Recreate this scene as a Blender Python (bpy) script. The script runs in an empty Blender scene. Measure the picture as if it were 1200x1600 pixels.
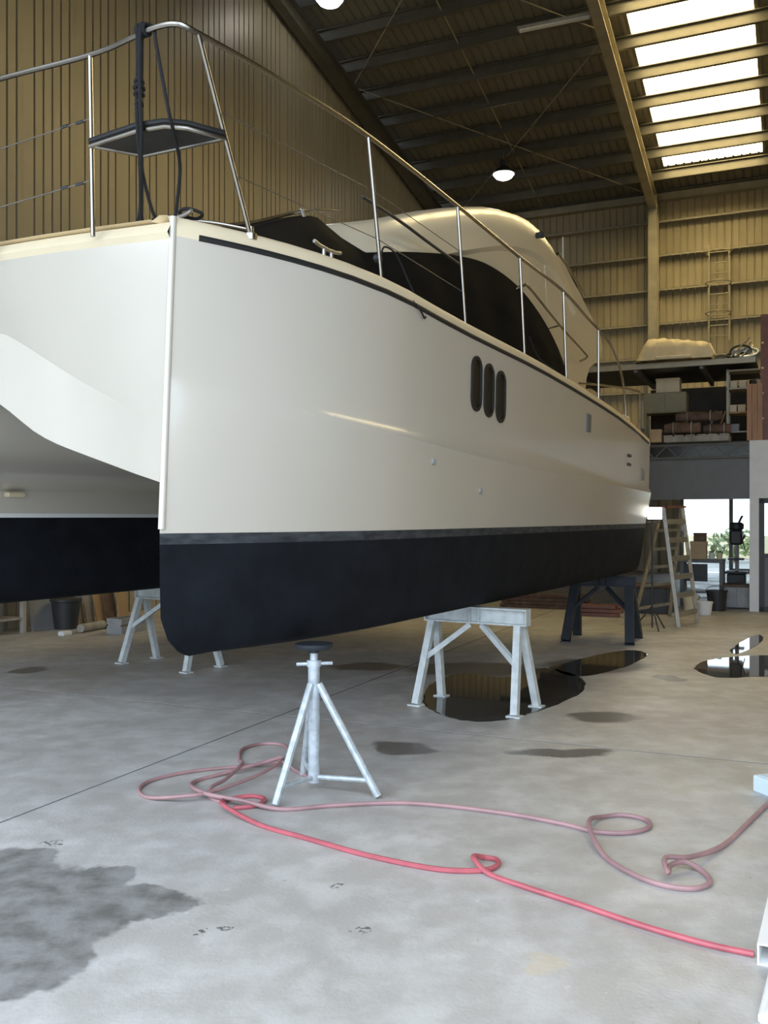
import bpy, math, random
from mathutils import Vector, Matrix
random.seed(7)
SC = bpy.context.scene
COL = SC.collection

# ---------------------------------------------------------------- camera, world, light, exposure
F = 1450.0; HOR = 808.0; CAMH = 1.5
cam_d = bpy.data.cameras.new('camera'); cam = bpy.data.objects.new('camera', cam_d); COL.objects.link(cam)
cam.location = (0, 0, CAMH); cam.rotation_euler = (math.radians(90), 0, 0)
cam_d.sensor_fit = 'VERTICAL'; cam_d.sensor_height = 36.0; cam_d.lens = 36.0 * F / 1600.0
cam_d.shift_y = (HOR - 800.0) / 1600.0
cam_d.clip_end = 300
SC.camera = cam
W = bpy.data.worlds.new('sky'); SC.world = W; W.use_nodes = True
bg = W.node_tree.nodes['Background']; bg.inputs[0].default_value = (0.73, 0.845, 1.0, 1); bg.inputs[1].default_value = 4.7
SC.view_settings.view_transform = 'Standard'; SC.view_settings.look = 'None'
SC.view_settings.gamma = 1.0; SC.view_settings.exposure = 0.0
SC.view_settings.use_curve_mapping = False
SKYLIGHT = 11.0           # brightness of the translucent roof sheets
LAMP = 16.0              # brightness of the high bay lamps

# building frame: x = s along the back wall, y = towards the back wall (0 there, negative towards the camera)
BX = Vector((0.9138, -0.4062, 0)); BY = Vector((0.4062, 0.9138, 0)); BC = Vector((1.97, 28.2, 0))
BROT = math.atan2(BX.y, BX.x)
def bw(s, r, z=0.0): return BC + BX * s - BY * r + Vector((0, 0, z))
def bl(p):
    d = Vector((p[0], p[1], 0)) - BC
    return d.dot(BX), -d.dot(BY)
def fl(px, py):                      # a point of the floor
    D = F * CAMH / (py - HOR); return Vector(((px - 600) / F * D, D, 0))
def at(px, py, D): return Vector(((px - 600) / F * D, D, CAMH - (py - HOR) / F * D))
portal_d = bpy.data.lights.new('door_portal', 'AREA'); portal_d.shape = 'RECTANGLE'; portal_d.size = 13; portal_d.size_y = 6.0
portal_d.cycles.is_portal = True
portal = bpy.data.objects.new('door_portal', portal_d); COL.objects.link(portal)
portal.location = bw(7.5, 26.0, 3.0); portal.rotation_euler = (math.radians(90), 0, BROT)

# ---------------------------------------------------------------- mesh helpers
class MB:
    def __init__(s): s.v = []; s.f = []; s.sm = []
    def add(s, vs, fs, smooth=False):
        b = len(s.v); s.v += [tuple(p) for p in vs]
        for f in fs: s.f.append([i + b for i in f]); s.sm.append(smooth)
        return s
    def box(s, x0, x1, y0, y1, z0, z1):
        return s.add([(x0,y0,z0),(x1,y0,z0),(x1,y1,z0),(x0,y1,z0),(x0,y0,z1),(x1,y0,z1),(x1,y1,z1),(x0,y1,z1)],
                     [(3,2,1,0),(4,5,6,7),(0,1,5,4),(1,2,6,5),(2,3,7,6),(3,0,4,7)])
    def bbox(s, x0, x1, y0, y1, z0, z1, b=0.01):      # box with bevelled edges
        b = min(b, (x1-x0)/2.1, (y1-y0)/2.1, (z1-z0)/2.1)
        V = []; 
        for z, i in ((z0, b), (z0+b, 0), (z1-b, 0), (z1, b)):
            for (x, y) in ((x0+i+b*(i==0), y0+i),(x1-i-b*(i==0), y0+i),(x1-i, y0+i+b*(i==0)),(x1-i, y1-i-b*(i==0)),(x1-i-b*(i==0), y1-i),(x0+i+b*(i==0), y1-i),(x0+i, y1-i-b*(i==0)),(x0+i, y0+i+b*(i==0))):
                V.append((x, y, z))
        fs = [tuple(range(7,-1,-1)), tuple(range(24,32))]
        for k in range(3):
            for i in range(8):
                j = (i+1) % 8; fs.append((k*8+i, k*8+j, k*8+8+j, k*8+8+i))
        return s.add(V, fs)
    def bar(s, a, b, w, h=None, up=(0,0,1)):            # rectangular bar from a to b
        h = h or w; a = Vector(a); b = Vector(b); d = (b-a).normalized(); up = Vector(up)
        if abs(d.dot(up)) > 0.95: up = Vector((0,1,0))
        x = d.cross(up).normalized()*(w/2); y = x.cross(d).normalized()*(h/2)
        return s.add([a-x-y,a+x-y,a+x+y,a-x+y,b-x-y,b+x-y,b+x+y,b-x+y],
                     [(3,2,1,0),(4,5,6,7),(0,1,5,4),(1,2,6,5),(2,3,7,6),(3,0,4,7)])
    def tube(s, pts, r, n=8, cap=True, r2=None):
        pts = [Vector(p) for p in pts]; V = []; fs = []; prev = None; m = len(pts)
        for i, p in enumerate(pts):
            d = (pts[min(i+1, m-1)] - pts[max(i-1, 0)]).normalized()
            if prev is None:
                up = Vector((0,0,1)) if abs(d.z) < 0.9 else Vector((1,0,0)); x = d.cross(up).normalized()
            else:
                x = prev - d*prev.dot(d)
                x = x.normalized() if x.length > 1e-6 else d.orthogonal().normalized()
            prev = x; y = d.cross(x); rr = r if r2 is None else r + (r2-r)*i/(m-1)
            for k in range(n):
                a = 2*math.pi*k/n; V.append(p + x*math.cos(a)*rr + y*math.sin(a)*rr)
        for i in range(m-1):
            for k in range(n):
                j = (k+1) % n; fs.append((i*n+k, i*n+j, i*n+n+j, i*n+n+k))
        s.add(V, fs, True)
        if cap:
            b = len(s.v) - len(V)
            s.f.append([b+k for k in range(n-1,-1,-1)]); s.f.append([b+(m-1)*n+k for k in range(n)]); s.sm += [False, False]
        return s
    def lathe(s, prof, n=16, c=(0,0,0)):
        V = []; fs = []; m = len(prof)
        for (r, z) in prof:
            for k in range(n):
                a = 2*math.pi*k/n; V.append((c[0]+r*math.cos(a), c[1]+r*math.sin(a), c[2]+z))
        for i in range(m-1):
            for k in range(n):
                j = (k+1) % n; fs.append((i*n+k, i*n+j, i*n+n+j, i*n+n+k))
        fs.append(tuple(range(n-1,-1,-1))); fs.append(tuple((m-1)*n+k for k in range(n)))
        return s.add(V, fs, True)
    def prism(s, poly, fa, fb):                          # polygon extruded: fa/fb map (x, y) to 3D
        n = len(poly); V = [fa(p) for p in poly] + [fb(p) for p in poly]
        fs = [tuple(range(n-1,-1,-1)), tuple(range(n, 2*n))] + [(i, (i+1)%n, n+(i+1)%n, n+i) for i in range(n)]
        return s.add(V, fs)
    def grid(s, rows, smooth=True, close=False):
        n = len(rows[0]); V = [p for r in rows for p in r]; fs = []
        for i in range(len(rows)-1):
            for k in range(n if close else n-1):
                j = (k+1) % n; fs.append((i*n+k, i*n+j, i*n+n+j, i*n+n+k))
        return s.add(V, fs, smooth)
    def mesh(s, name, sharp=35):
        me = bpy.data.meshes.new(name); me.from_pydata(s.v, [], s.f)
        me.polygons.foreach_set('use_smooth', s.sm); me.update()
        import bmesh
        b = bmesh.new(); b.from_mesh(me); bmesh.ops.recalc_face_normals(b, faces=b.faces); b.to_mesh(me); b.free()
        if any(s.sm): me.set_sharp_from_angle(angle=math.radians(sharp))
        return me
    def build(s, name, m, parent=None, sharp=35, kind=None, label=None):
        me = s.mesh(name, sharp); me.materials.append(m)
        o = bpy.data.objects.new(name, me); COL.objects.link(o); o.parent = parent
        if kind: o['kind'] = kind
        if label: o['label'] = label
        return o
def share(name, me, parent, loc=(0,0,0), rot=(0,0,0), label=None):
    o = bpy.data.objects.new(name, me); COL.objects.link(o); o.parent = parent; o.location = loc; o.rotation_euler = rot
    if label: o['label'] = label
    return o
def tag(o, label, cat, group=None):
    o['label'] = label; o['category'] = cat
    if group: o['group'] = group
    return o
def thing(name, label, cat, loc=(0,0,0), rz=0.0, group=None):
    o = bpy.data.objects.new(name, None); COL.objects.link(o); o.location = loc; o.rotation_euler = (0,0,rz)
    o.empty_display_size = 0.2
    return tag(o, label, cat, group)
def inb(o):                                             # put an object into the building frame
    o.location = BC; o.rotation_euler = (0,0,BROT); return o
def interp(x, T):
    if x <= T[0][0]: return T[0][1]
    for (a, b), (c, d) in zip(T, T[1:]):
        if x <= c: return b + (d-b)*(x-a)/(c-a)
    return T[-1][1]
def smooth_interp(x, T):                                # monotone-ish cubic
    n = len(T)
    if x <= T[0][0]: return T[0][1]
    if x >= T[-1][0]: return T[-1][1]
    for i in range(n-1):
        if x <= T[i+1][0]:
            x0, y0 = T[i]; x1, y1 = T[i+1]; h = x1-x0
            m0 = (y1-y0)/h if i == 0 else (T[i+1][1]-T[i-1][1])/(T[i+1][0]-T[i-1][0])
            m1 = (y1-y0)/h if i == n-2 else (T[i+2][1]-T[i][1])/(T[i+2][0]-T[i][0])
            t = (x-x0)/h
            return (2*t**3-3*t*t+1)*y0 + (t**3-2*t*t+t)*h*m0 + (-2*t**3+3*t*t)*y1 + (t**3-t*t)*h*m1
def spline(P, sub=6):
    P = [Vector(p) for p in P]; out = []
    for i in range(len(P)-1):
        p0 = P[max(i-1,0)]; p1 = P[i]; p2 = P[i+1]; p3 = P[min(i+2,len(P)-1)]
        for k in range(sub):
            t = k/sub
            out.append(0.5*((2*p1)+(p2-p0)*t+(2*p0-5*p1+4*p2-p3)*t*t+(3*p1-p0-3*p2+p3)*t**3))
    out.append(P[-1]); return out

# ---------------------------------------------------------------- materials
MATS = {}
def mat(name, col, rough=0.6, metal=0.0, var=0.12, scale=6.0, bump=0.0, bscale=40.0, emit=None, spec=0.5, stretch=(1,1,1), coat=0.0):
    m = bpy.data.materials.new(name); m.use_nodes = True; nt = m.node_tree; N = nt.nodes; L = nt.links
    b = N['Principled BSDF']; b.inputs['Roughness'].default_value = rough; b.inputs['Metallic'].default_value = metal
    b.inputs['Specular IOR Level'].default_value = spec
    if coat: b.inputs['Coat Weight'].default_value = coat; b.inputs['Coat Roughness'].default_value = 0.08
    tc = N.new('ShaderNodeTexCoord'); mp = N.new('ShaderNodeMapping'); mp.inputs['Scale'].default_value = stretch
    L.new(tc.outputs['Object'], mp.inputs[0])
    nz = N.new('ShaderNodeTexNoise'); nz.inputs['Scale'].default_value = scale; nz.inputs['Detail'].default_value = 4
    L.new(mp.outputs[0], nz.inputs['Vector'])
    r = N.new('ShaderNodeValToRGB'); r.color_ramp.elements[0].position = 0.3; r.color_ramp.elements[1].position = 0.7
    c = Vector(col[:3]); r.color_ramp.elements[0].color = (*(c*(1-var)), 1); r.color_ramp.elements[1].color = (*[min(1, x) for x in c*(1+var*0.6)], 1)
    L.new(nz.outputs['Fac'], r.inputs[0]); L.new(r.outputs[0], b.inputs['Base Color'])
    if bump:
        n2 = N.new('ShaderNodeTexNoise'); n2.inputs['Scale'].default_value = bscale; n2.inputs['Detail'].default_value = 3
        L.new(mp.outputs[0], n2.inputs['Vector'])
        bp = N.new('ShaderNodeBump'); bp.inputs['Strength'].default_value = bump; bp.inputs['Distance'].default_value = 0.02
        L.new(n2.outputs['Fac'], bp.inputs['Height']); L.new(bp.outputs[0], b.inputs['Normal'])
    if emit:
        b.inputs['Emission Color'].default_value = (*emit[0], 1); b.inputs['Emission Strength'].default_value = emit[1]
    MATS[name] = m; return m
def floor_mat():
    m = bpy.data.materials.new('concrete'); m.use_nodes = True; nt = m.node_tree; N = nt.nodes; L = nt.links
    b = N['Principled BSDF']
    g = N.new('ShaderNodeNewGeometry')
    def noise(scale, det=5, vec=None, rough=0.6):
        n = N.new('ShaderNodeTexNoise'); n.inputs['Scale'].default_value = scale; n.inputs['Detail'].default_value = det; n.inputs['Roughness'].default_value = rough
        L.new(vec or g.outputs['Position'], n.inputs['Vector']); return n
    def ramp(src, p0, p1, c0=(0,0,0), c1=(1,1,1)):
        r = N.new('ShaderNodeValToRGB'); e = r.color_ramp.elements; e[0].position = p0; e[1].position = p1
        e[0].color = (*c0, 1); e[1].color = (*c1, 1); L.new(src, r.inputs[0]); return r.outputs[0]
    def mix(fac, a, bb, mode='MIX'):
        n = N.new('ShaderNodeMix'); n.data_type = 'RGBA'; n.blend_type = mode
        for sock, val in ((n.inputs[0], fac), (n.inputs[6], a), (n.inputs[7], bb)):
            if hasattr(val, 'links'): L.new(val, sock)
            else: sock.default_value = val
        return n.outputs[2]
    def mth(op, a, bb=None):
        n = N.new('ShaderNodeMath'); n.operation = op
        for sock, val in ((n.inputs[0], a), (n.inputs[1], bb)):
            if val is None: continue
            if hasattr(val, 'links'): L.new(val, sock)
            else: sock.default_value = val
        return n.outputs[0]
    base = mix(ramp(noise(0.9).outputs[0], .35, .68), (.43,.415,.39,1), (.58,.565,.54,1))
    base = mix(ramp(noise(5.0, 6).outputs[0], .42, .62), mix(0.36, base, (.25,.225,.19,1)), base)
    base = mix(mth('MULTIPLY', ramp(noise(70, 2).outputs[0], .66, .74), 0.35), base, (.16,.14,.12,1))
    base = mix(mth('MULTIPLY', ramp(noise(26, 3).outputs[0], .70, .75), 0.5), base, (.13,.12,.11,1))
    base = mix(mth('MULTIPLY', ramp(noise(18, 2, rough=.4).outputs[0], .73, .78), 0.5), base, (.62,.6,.57,1))
    # distorted position for the outlines of stains and painted under-hull shade
    dn = noise(3.0, 4); sub = N.new('ShaderNodeVectorMath'); sub.operation = 'SUBTRACT'; L.new(dn.outputs['Color'], sub.inputs[0]); sub.inputs[1].default_value = (.5,.5,.5)
    scl = N.new('ShaderNodeVectorMath'); scl.operation = 'SCALE'; scl.inputs['Scale'].default_value = 0.34; L.new(sub.outputs[0], scl.inputs[0])
    ad = N.new('ShaderNodeVectorMath'); ad.operation = 'ADD'; L.new(g.outputs['Position'], ad.inputs[0]); L.new(scl.outputs[0], ad.inputs[1])
    def blobs(lst):
        tot = None
        for (px, py, rx, ry) in lst:
            c = fl(px, py)
            s1 = N.new('ShaderNodeVectorMath'); s1.operation = 'SUBTRACT'; L.new(ad.outputs[0], s1.inputs[0]); s1.inputs[1].default_value = (c.x, c.y, 0)
            s2 = N.new('ShaderNodeVectorMath'); s2.operation = 'MULTIPLY'; L.new(s1.outputs[0], s2.inputs[0]); s2.inputs[1].default_value = (1/rx, 1/ry, 0)
            ln = N.new('ShaderNodeVectorMath'); ln.operation = 'LENGTH'; L.new(s2.outputs[0], ln.inputs[0])
            v = ln.outputs['Value']; tot = v if tot is None else mth('MINIMUM', tot, v)
        return tot
    damp = blobs([(95,1420,.36,.34),(225,1408,.24,.17),(10,1500,.30,.30),(-60,1400,.5,.5),(25,1362,.2,.28),(150,1375,.2,.16)])
    dampm = ramp(damp, .90, 1.06, (1,1,1), (0,0,0))
    dcol = mix(ramp(noise(7, 5).outputs[0], .35, .62), (.10,.096,.088,1), (.25,.245,.235,1))
    base = mix(mth('MULTIPLY', dampm, .88), base, dcol)
    damp_shade = blobs([(627,1169,.23,.22),(45,1047,.19,.20),(575,1041,.42,.26),(1045,1060,.14,.2),(740,1046,.75,.5),(940,1120,.3,.22),(880,1175,.4,.12),(935,1040,.6,.5)])  # damp spots; the widest, under the hull, is enlarged to paint in shade
    damp_shade_m = ramp(damp_shade, .75, 1.1, (1,1,1), (0,0,0))
    base = mix(mth('MULTIPLY', damp_shade_m, .75), base, (.075,.068,.06,1))
    ochre = blobs([(845,1503,.07,.10)])
    base = mix(mth('MULTIPLY', ramp(ochre, .7, 1.2, (1,1,1), (0,0,0)), .4), base, (.58,.47,.30,1))
    marks = blobs([(70,1318,.05,.05),(310,1465,.04,.035),(365,1455,.06,.04),(560,1452,.05,.04),(520,1385,.03,.03)])
    mk = mth('MULTIPLY', ramp(marks, .8, 1.1, (1,1,1), (0,0,0)), ramp(noise(45, 2).outputs[0], .5, .55))
    base = mix(mth('MULTIPLY', mk, .8), base, (.06,.055,.05,1))
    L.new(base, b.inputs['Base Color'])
    rg = mix(ramp(noise(1.6, 4).outputs[0], .4, .65), (.42,.42,.42,1), (.62,.62,.62,1)); rg = mix(mth('MULTIPLY', damp_shade_m, .6), rg, (.2,.2,.2,1))
    L.new(rg, b.inputs['Roughness'])
    bp = N.new('ShaderNodeBump'); bp.inputs['Strength'].default_value = .25; bp.inputs['Distance'].default_value = .006
    L.new(noise(55, 4).outputs[0], bp.inputs['Height']); L.new(bp.outputs[0], b.inputs['Normal'])
    return m
M_conc = floor_mat()
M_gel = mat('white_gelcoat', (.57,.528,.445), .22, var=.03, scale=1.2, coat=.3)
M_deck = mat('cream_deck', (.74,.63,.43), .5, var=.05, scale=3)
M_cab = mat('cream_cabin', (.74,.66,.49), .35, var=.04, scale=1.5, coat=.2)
M_anti = mat('black_antifoul', (.008,.010,.0135), .78, var=.35, scale=5, bump=.15, bscale=30, spec=.16)
M_antiworn = mat('worn_antifoul', (.045,.05,.055), .7, var=.6, scale=9, stretch=(1,1,3), spec=.3)
M_blackrub = mat('black_rubber', (.012,.012,.012), .55, var=.2)
M_tarp = mat('black_mesh_cover', (.010,.0095,.008), .85, var=.3, scale=3, bump=.1, bscale=200, spec=.12)
M_ss = mat('stainless_steel', (.36,.335,.29), .27, 1.0, var=.08)
M_alu = mat('aluminium', (.55,.54,.50), .45, 1.0, var=.15, scale=12)
M_rope = mat('black_rope', (.01,.01,.011), .85, var=.3, bump=.4, bscale=300)
M_glassdark = mat('dark_window', (.010,.011,.010), .3, var=.1, spec=.25)
M_galv = mat('galvanised_steel', (.50,.55,.58), .5, .35, var=.25, scale=22)
M_standwhite = mat('pale_painted_steel', (.60,.64,.63), .55, var=.18, scale=14)
M_standblack = mat('dark_blue_painted_steel', (.018,.023,.03), .6, var=.3)
M_sheetL = mat('dark_wall_sheet', (.36,.325,.24), .42, .15, var=.06, scale=.8, spec=.5)
M_sheetB = mat('beige_wall_sheet', (.40,.345,.215), .45, .1, var=.1, scale=.8)
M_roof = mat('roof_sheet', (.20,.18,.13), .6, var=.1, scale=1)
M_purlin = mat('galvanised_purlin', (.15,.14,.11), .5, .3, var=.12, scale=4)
M_steel = mat('galvanised_frame_steel', (.40,.36,.26), .5, .3, var=.15, scale=3)
M_ground = mat('outside_paving', (.20,.20,.19), .8, var=.15)
M_joint = mat('joint_filler', (.15,.145,.14), 1.0, spec=0.0)
M_hose_red = mat('red_rubber_hose', (.46,.105,.125), .45, var=.2, scale=9)
M_hose_pink = mat('faded_red_hose', (.36,.21,.21), .5, var=.25, scale=5)
M_white = mat('white_paint', (.80,.80,.78), .5, var=.04)
M_grey = mat('grey_panel', (.16,.165,.165), .55, var=.08)
M_greymid = mat('mid_grey', (.33,.34,.34), .6, var=.15)
M_dark = mat('dark_steel', (.035,.036,.038), .5, var=.25)
M_wood = mat('pine_timber', (.50,.33,.17), .65, var=.25, scale=5, stretch=(1,1,.15))
M_ply = mat('red_brown_timber', (.42,.22,.11), .55, var=.25, scale=7, stretch=(4,4,.4))
M_redsteel = mat('red_oxide_steel', (.20,.07,.04), .5, var=.2)
M_canvas = mat('cream_canvas', (.80,.66,.40), .8, var=.12, scale=5, bump=.5, bscale=6)
M_cabinet = mat('beige_cabinet', (.38,.34,.20), .6, var=.08)
M_brown = mat('brown_bundle', (.16,.10,.07), .85, var=.4, scale=8)
M_box = mat('cardboard', (.52,.38,.23), .8, var=.1)
M_boxwhite = mat('white_carton', (.80,.68,.46), .7, var=.08)
M_bark = mat('weathered_plank', (.40,.37,.32), .8, var=.3, scale=8, stretch=(1,1,.2))
M_green = mat('shrub_leaves', (.14,.19,.06), .7, var=.4, scale=20)
M_paleblue = mat('pale_blue_paint', (.62,.74,.80), .5, var=.05)
M_sky = mat('translucent_roof_sheet', (.8,.75,.55), .5, var=0, emit=((1.0,.80,.42), SKYLIGHT))
M_lamp = mat('lamp_lens', (.9,.9,.9), .3, var=0, emit=((1.0,.98,.93), LAMP))
M_work = mat('work_lamp_lens', (.9,.9,.9), .3, var=0, emit=((1.0,.97,.90), 60.0))
def glass_mat():
    m = bpy.data.materials.new('clear_glass'); m.use_nodes = True; N = m.node_tree.nodes; L = m.node_tree.links
    out = N['Material Output']; N.remove(N['Principled BSDF'])
    t = N.new('ShaderNodeBsdfTransparent'); t.inputs[0].default_value = (.90,.93,.92,1)
    g = N.new('ShaderNodeBsdfGlossy'); g.inputs['Roughness'].default_value = .02
    fr = N.new('ShaderNodeFresnel'); fr.inputs[0].default_value = 1.45; mx = N.new('ShaderNodeMixShader')
    L.new(fr.outputs[0], mx.inputs[0]); L.new(t.outputs[0], mx.inputs[1]); L.new(g.outputs[0], mx.inputs[2]); L.new(mx.outputs[0], out.inputs[0])
    return m
M_glass = glass_mat()
def puddle_mat():
    m = mat('puddle_water', (.055,.05,.043), .03, var=.3, scale=3, spec=.6); return m
M_puddle = puddle_mat()
M_store = mat('dark_store_panel', (.055,.05,.04), .8, var=.3, scale=2)
M_truss = mat('dark_truss_steel', (.13,.125,.105), .6, var=.2)
M_wire = mat('lifeline_wire', (.16,.15,.13), .5, .6, var=.1)

# ---------------------------------------------------------------- the shed
EAVE = 10.4; SLOPE = 0.186; RIDGE = 14.0; SW = 24.32; RL = 26.0; BAY = 6.08
def roofz(r): return EAVE + SLOPE*(r if r < RIDGE else 2*RIDGE - r)
# ground outside and floor slabs
gnd = inb(MB().box(-60, 90, -90, 60, -.35, -.12).build('ground', M_ground, kind='structure'))
gnd['label'] = 'pale paved ground outside the shed'
flo = inb(MB().box(-.3, SW+.3, -32.5, .3, -.12, -.0015).build('floor', M_joint, kind='structure')); flo['label'] = 'grey concrete shed floor cast in slabs'
sj = [-.3, .0, BAY, 2*BAY, 3*BAY, SW+.3]; rj = [-.3, 2.47, 8.47, 14.47, 20.47, 26.47, 32.5]
for a, b in zip(sj, sj[1:]):
    for c, d in zip(rj, rj[1:]):
        g = .008
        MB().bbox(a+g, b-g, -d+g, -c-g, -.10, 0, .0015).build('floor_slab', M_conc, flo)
# left wall: plate behind, ribbed sheets in front
wl = inb(MB().prism([(0,0),(RL,0),(RL,roofz(RL)),(RIDGE,roofz(RIDGE)),(0,EAVE)], lambda p: (-.16,-p[0],p[1]), lambda p: (-.12,-p[0],p[1])).build('wall_left', M_sheetL, kind='structure'))
wl['label'] = 'tall ribbed metal end wall behind the far hull'
def ribbed(width, ribs, depth=.028, rw=.034, top=.016):
    P = [(0.0, 0.0)]
    for x in ribs: P += [(x-rw/2, 0), (x-top/2, -depth), (x+top/2, -depth), (x+rw/2, 0)]
    P.append((width, 0)); return P
SWID = 1.0
P = ribbed(SWID-.004, [.10, .27, .44, .61, .78])
for k in range(19):
    r0 = k*SWID
    m = MB(); m.grid([[(d-.03*0, -(r0+x), 0) for (x, d) in P], [(d, -(r0+x), roofz(r0+x)-.02) for (x, d) in P]], smooth=False)
    m.build('wall_sheet', M_sheetL, wl)
m = MB(); m.grid([[(0, -19, 0), (0, -RL, 0)], [(0, -19, roofz(19)), (0, -RL, roofz(RL))]], False); m.build('wall_sheet', M_sheetL, wl)
# back wall with the glazed doorway
wb = inb(MB().box(-.12, 6.7, .10, .14, 0, EAVE).box(11.4, SW, .10, .14, 0, EAVE).box(6.7, 11.4, .10, .14, 2.6, EAVE).build('wall_back', M_sheetB, kind='structure'))
wb['label'] = 'beige ribbed metal wall with horizontal girts at the back'
BWID = .76
Pb = ribbed(BWID-.004, [.095, .285, .475, .665], depth=.03, rw=.05, top=.025)
me_full = None
for k in range(32):
    s0 = k*BWID; z0 = 2.6 if 6.7 < s0+BWID*.5 < 11.4 else 0.0
    m = MB(); m.grid([[(s0+x, -d, z0) for (x, d) in Pb], [(s0+x, -d, EAVE+.05) for (x, d) in Pb]], False)
    m.build('wall_sheet', M_sheetB, wb)
for z in (9.64, 8.71, 7.77, 6.83, 5.9, 4.97, 4.0, 3.1):
    for b in range(4):
        g = MB(); a0 = b*BAY+.12; a1 = (b+1)*BAY-.12
        g.box(a0, a1, -.19, -.005, z-.01, z+.012).box(a0, a1, -.19, -.175, z-.05, z+.012)   # C section girt: web and lip
        g.build('girt', M_steel, wb)
def ibeam(m, a, b, up, w=.2, h=.36, t=.02):
    a = Vector(a); b = Vector(b); up = Vector(up).normalized()
    m.bar(a-up*(h/2-t/2), b-up*(h/2-t/2), w, t, up); m.bar(a+up*(h/2-t/2), b+up*(h/2-t/2), w, t, up); m.bar(a, b, t, h-2*t, up); return m
for b in range(1, 4):
    ibeam(MB(), (b*BAY, -.38, 0), (b*BAY, -.38, EAVE-.15), (0,1,0), .24).build('column', M_steel, wb)
MB().box(-.05, SW, -.22, 0, EAVE-.2, EAVE-.02).build('eave_beam', M_steel, wb)
# right and front walls (behind and beside the viewer), the front with the big door opening
wr = inb(MB().prism([(0,0),(RL,0),(RL,roofz(RL)),(RIDGE,roofz(RIDGE)),(0,EAVE)], lambda p: (SW,-p[0],p[1]), lambda p: (SW+.06,-p[0],p[1])).build('wall_right', M_sheetB, kind='structure'))
wf = inb(MB().box(-.12, 1.0, -RL-.06, -RL, 0, EAVE+.5).box(14, SW, -RL-.06, -RL, 0, EAVE+.5).box(1.0, 14, -RL-.06, -RL, 6.0, EAVE+.5).build('wall_front', M_sheetB, kind='structure'))
# roof
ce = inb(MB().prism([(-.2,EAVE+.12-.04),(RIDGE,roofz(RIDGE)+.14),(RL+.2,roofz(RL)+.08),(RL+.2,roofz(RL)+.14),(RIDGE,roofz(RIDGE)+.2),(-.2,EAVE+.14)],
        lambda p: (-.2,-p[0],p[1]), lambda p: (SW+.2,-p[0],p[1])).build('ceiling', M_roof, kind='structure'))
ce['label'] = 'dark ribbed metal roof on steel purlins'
RW = .80; Pr = ribbed(RW-.004, [.1, .3, .5, .7], depth=-.03, rw=.06, top=.03)
SKY = [(6.48, 8.88), (18.64, 21.04)]
def roof_strip(s0, w, r0, r1, material, name):
    PP = [(x*w/RW, d) for (x, d) in Pr]
    m = MB(); rows = []
    for r in (r0, r1): rows.append([(s0+x, -r, roofz(r)+.05-d*-1) for (x, d) in PP])
    m.grid(rows, False); return m.build(name, material, ce)
s = 0.0
strips = []
while s < SW-.01:
    nxt = s+RW
    for (a, b) in SKY:
        if s < a-.01 and nxt > a: nxt = a
        if s < b-.01 and nxt > b: nxt = b
    strips.append((s, min(nxt, SW)-s)); s = min(nxt, SW)
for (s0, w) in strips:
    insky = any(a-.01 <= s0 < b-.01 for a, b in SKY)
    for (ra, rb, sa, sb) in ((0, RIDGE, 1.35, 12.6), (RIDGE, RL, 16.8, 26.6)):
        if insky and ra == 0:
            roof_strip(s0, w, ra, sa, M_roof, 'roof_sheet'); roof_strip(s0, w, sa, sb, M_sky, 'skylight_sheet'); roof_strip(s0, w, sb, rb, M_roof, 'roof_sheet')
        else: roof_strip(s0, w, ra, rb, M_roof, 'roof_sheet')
PUR = [.15 + 1.07*k for k in range(13)] + [RL-.15-1.07*k for k in range(13)]
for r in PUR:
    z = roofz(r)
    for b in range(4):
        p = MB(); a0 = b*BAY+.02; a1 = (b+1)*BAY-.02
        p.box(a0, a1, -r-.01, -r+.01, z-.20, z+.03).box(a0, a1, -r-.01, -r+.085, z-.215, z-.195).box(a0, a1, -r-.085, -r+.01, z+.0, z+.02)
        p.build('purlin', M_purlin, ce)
for b in range(0, 5):
    sx = min(max(b*BAY, .2), SW-.2)
    for (r0, r1) in ((.2, RIDGE), (RIDGE, RL-.2)):
        a = Vector((sx, -r0, roofz(r0)-.42)); c = Vector((sx, -r1, roofz(r1)-.42)); d = (c-a).normalized(); up = d.cross(Vector((1,0,0))); up = up if up.z > 0 else -up
        ibeam(MB(), a, c, up, .22, .40).build('rafter', M_purlin if b == 0 else M_steel, ce)
for sx in (3.0, 9.2, 15.3):     # sag rods between purlins
    for (r0, r1) in ((.5, RIDGE-.5),):
        MB().bar((sx, -r0, roofz(r0)-.12), (sx, -r1, roofz(r1)-.12), .03, .03).build('bridging_rod', M_steel, ce)
def braced(a, b, name='wind_brace'):
    MB().tube([(a[0], -a[1], roofz(a[1])-.2), (b[0], -b[1], roofz(b[1])-.2)], .014, 6).build(name, M_steel, ce)
braced((.3, .5), (6.0, 7.0)); braced((6.0, .5), (.3, 7.0))
braced((.3, 7.2), (6.0, 13)); braced((6.0, 7.2), (.3, 13))
# door wall glazing
dw = inb(MB().box(6.66, 6.76, -.08, .08, 0, 2.6).box(8.0, 8.10, -.08, .08, 0, 2.6).box(8.10, 8.72, -.06, .06, .0, .12).box(9.7, 9.8, -.08, .08, 0, 2.6).box(11.34, 11.44, -.08, .08, 0, 2.6).box(6.66, 11.44, -.08, .08, 2.54, 2.64)
        .build('door_1', M_greymid, kind='structure')); dw['label'] = 'glazed doors to the bright yard under the mezzanine'
for (a, b) in ((6.76, 8.0), (8.10, 9.7), (9.8, 11.34)):
    MB().box(a, b, -.006, .006, .12, 2.54).build('pane', M_glass, dw)
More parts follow.
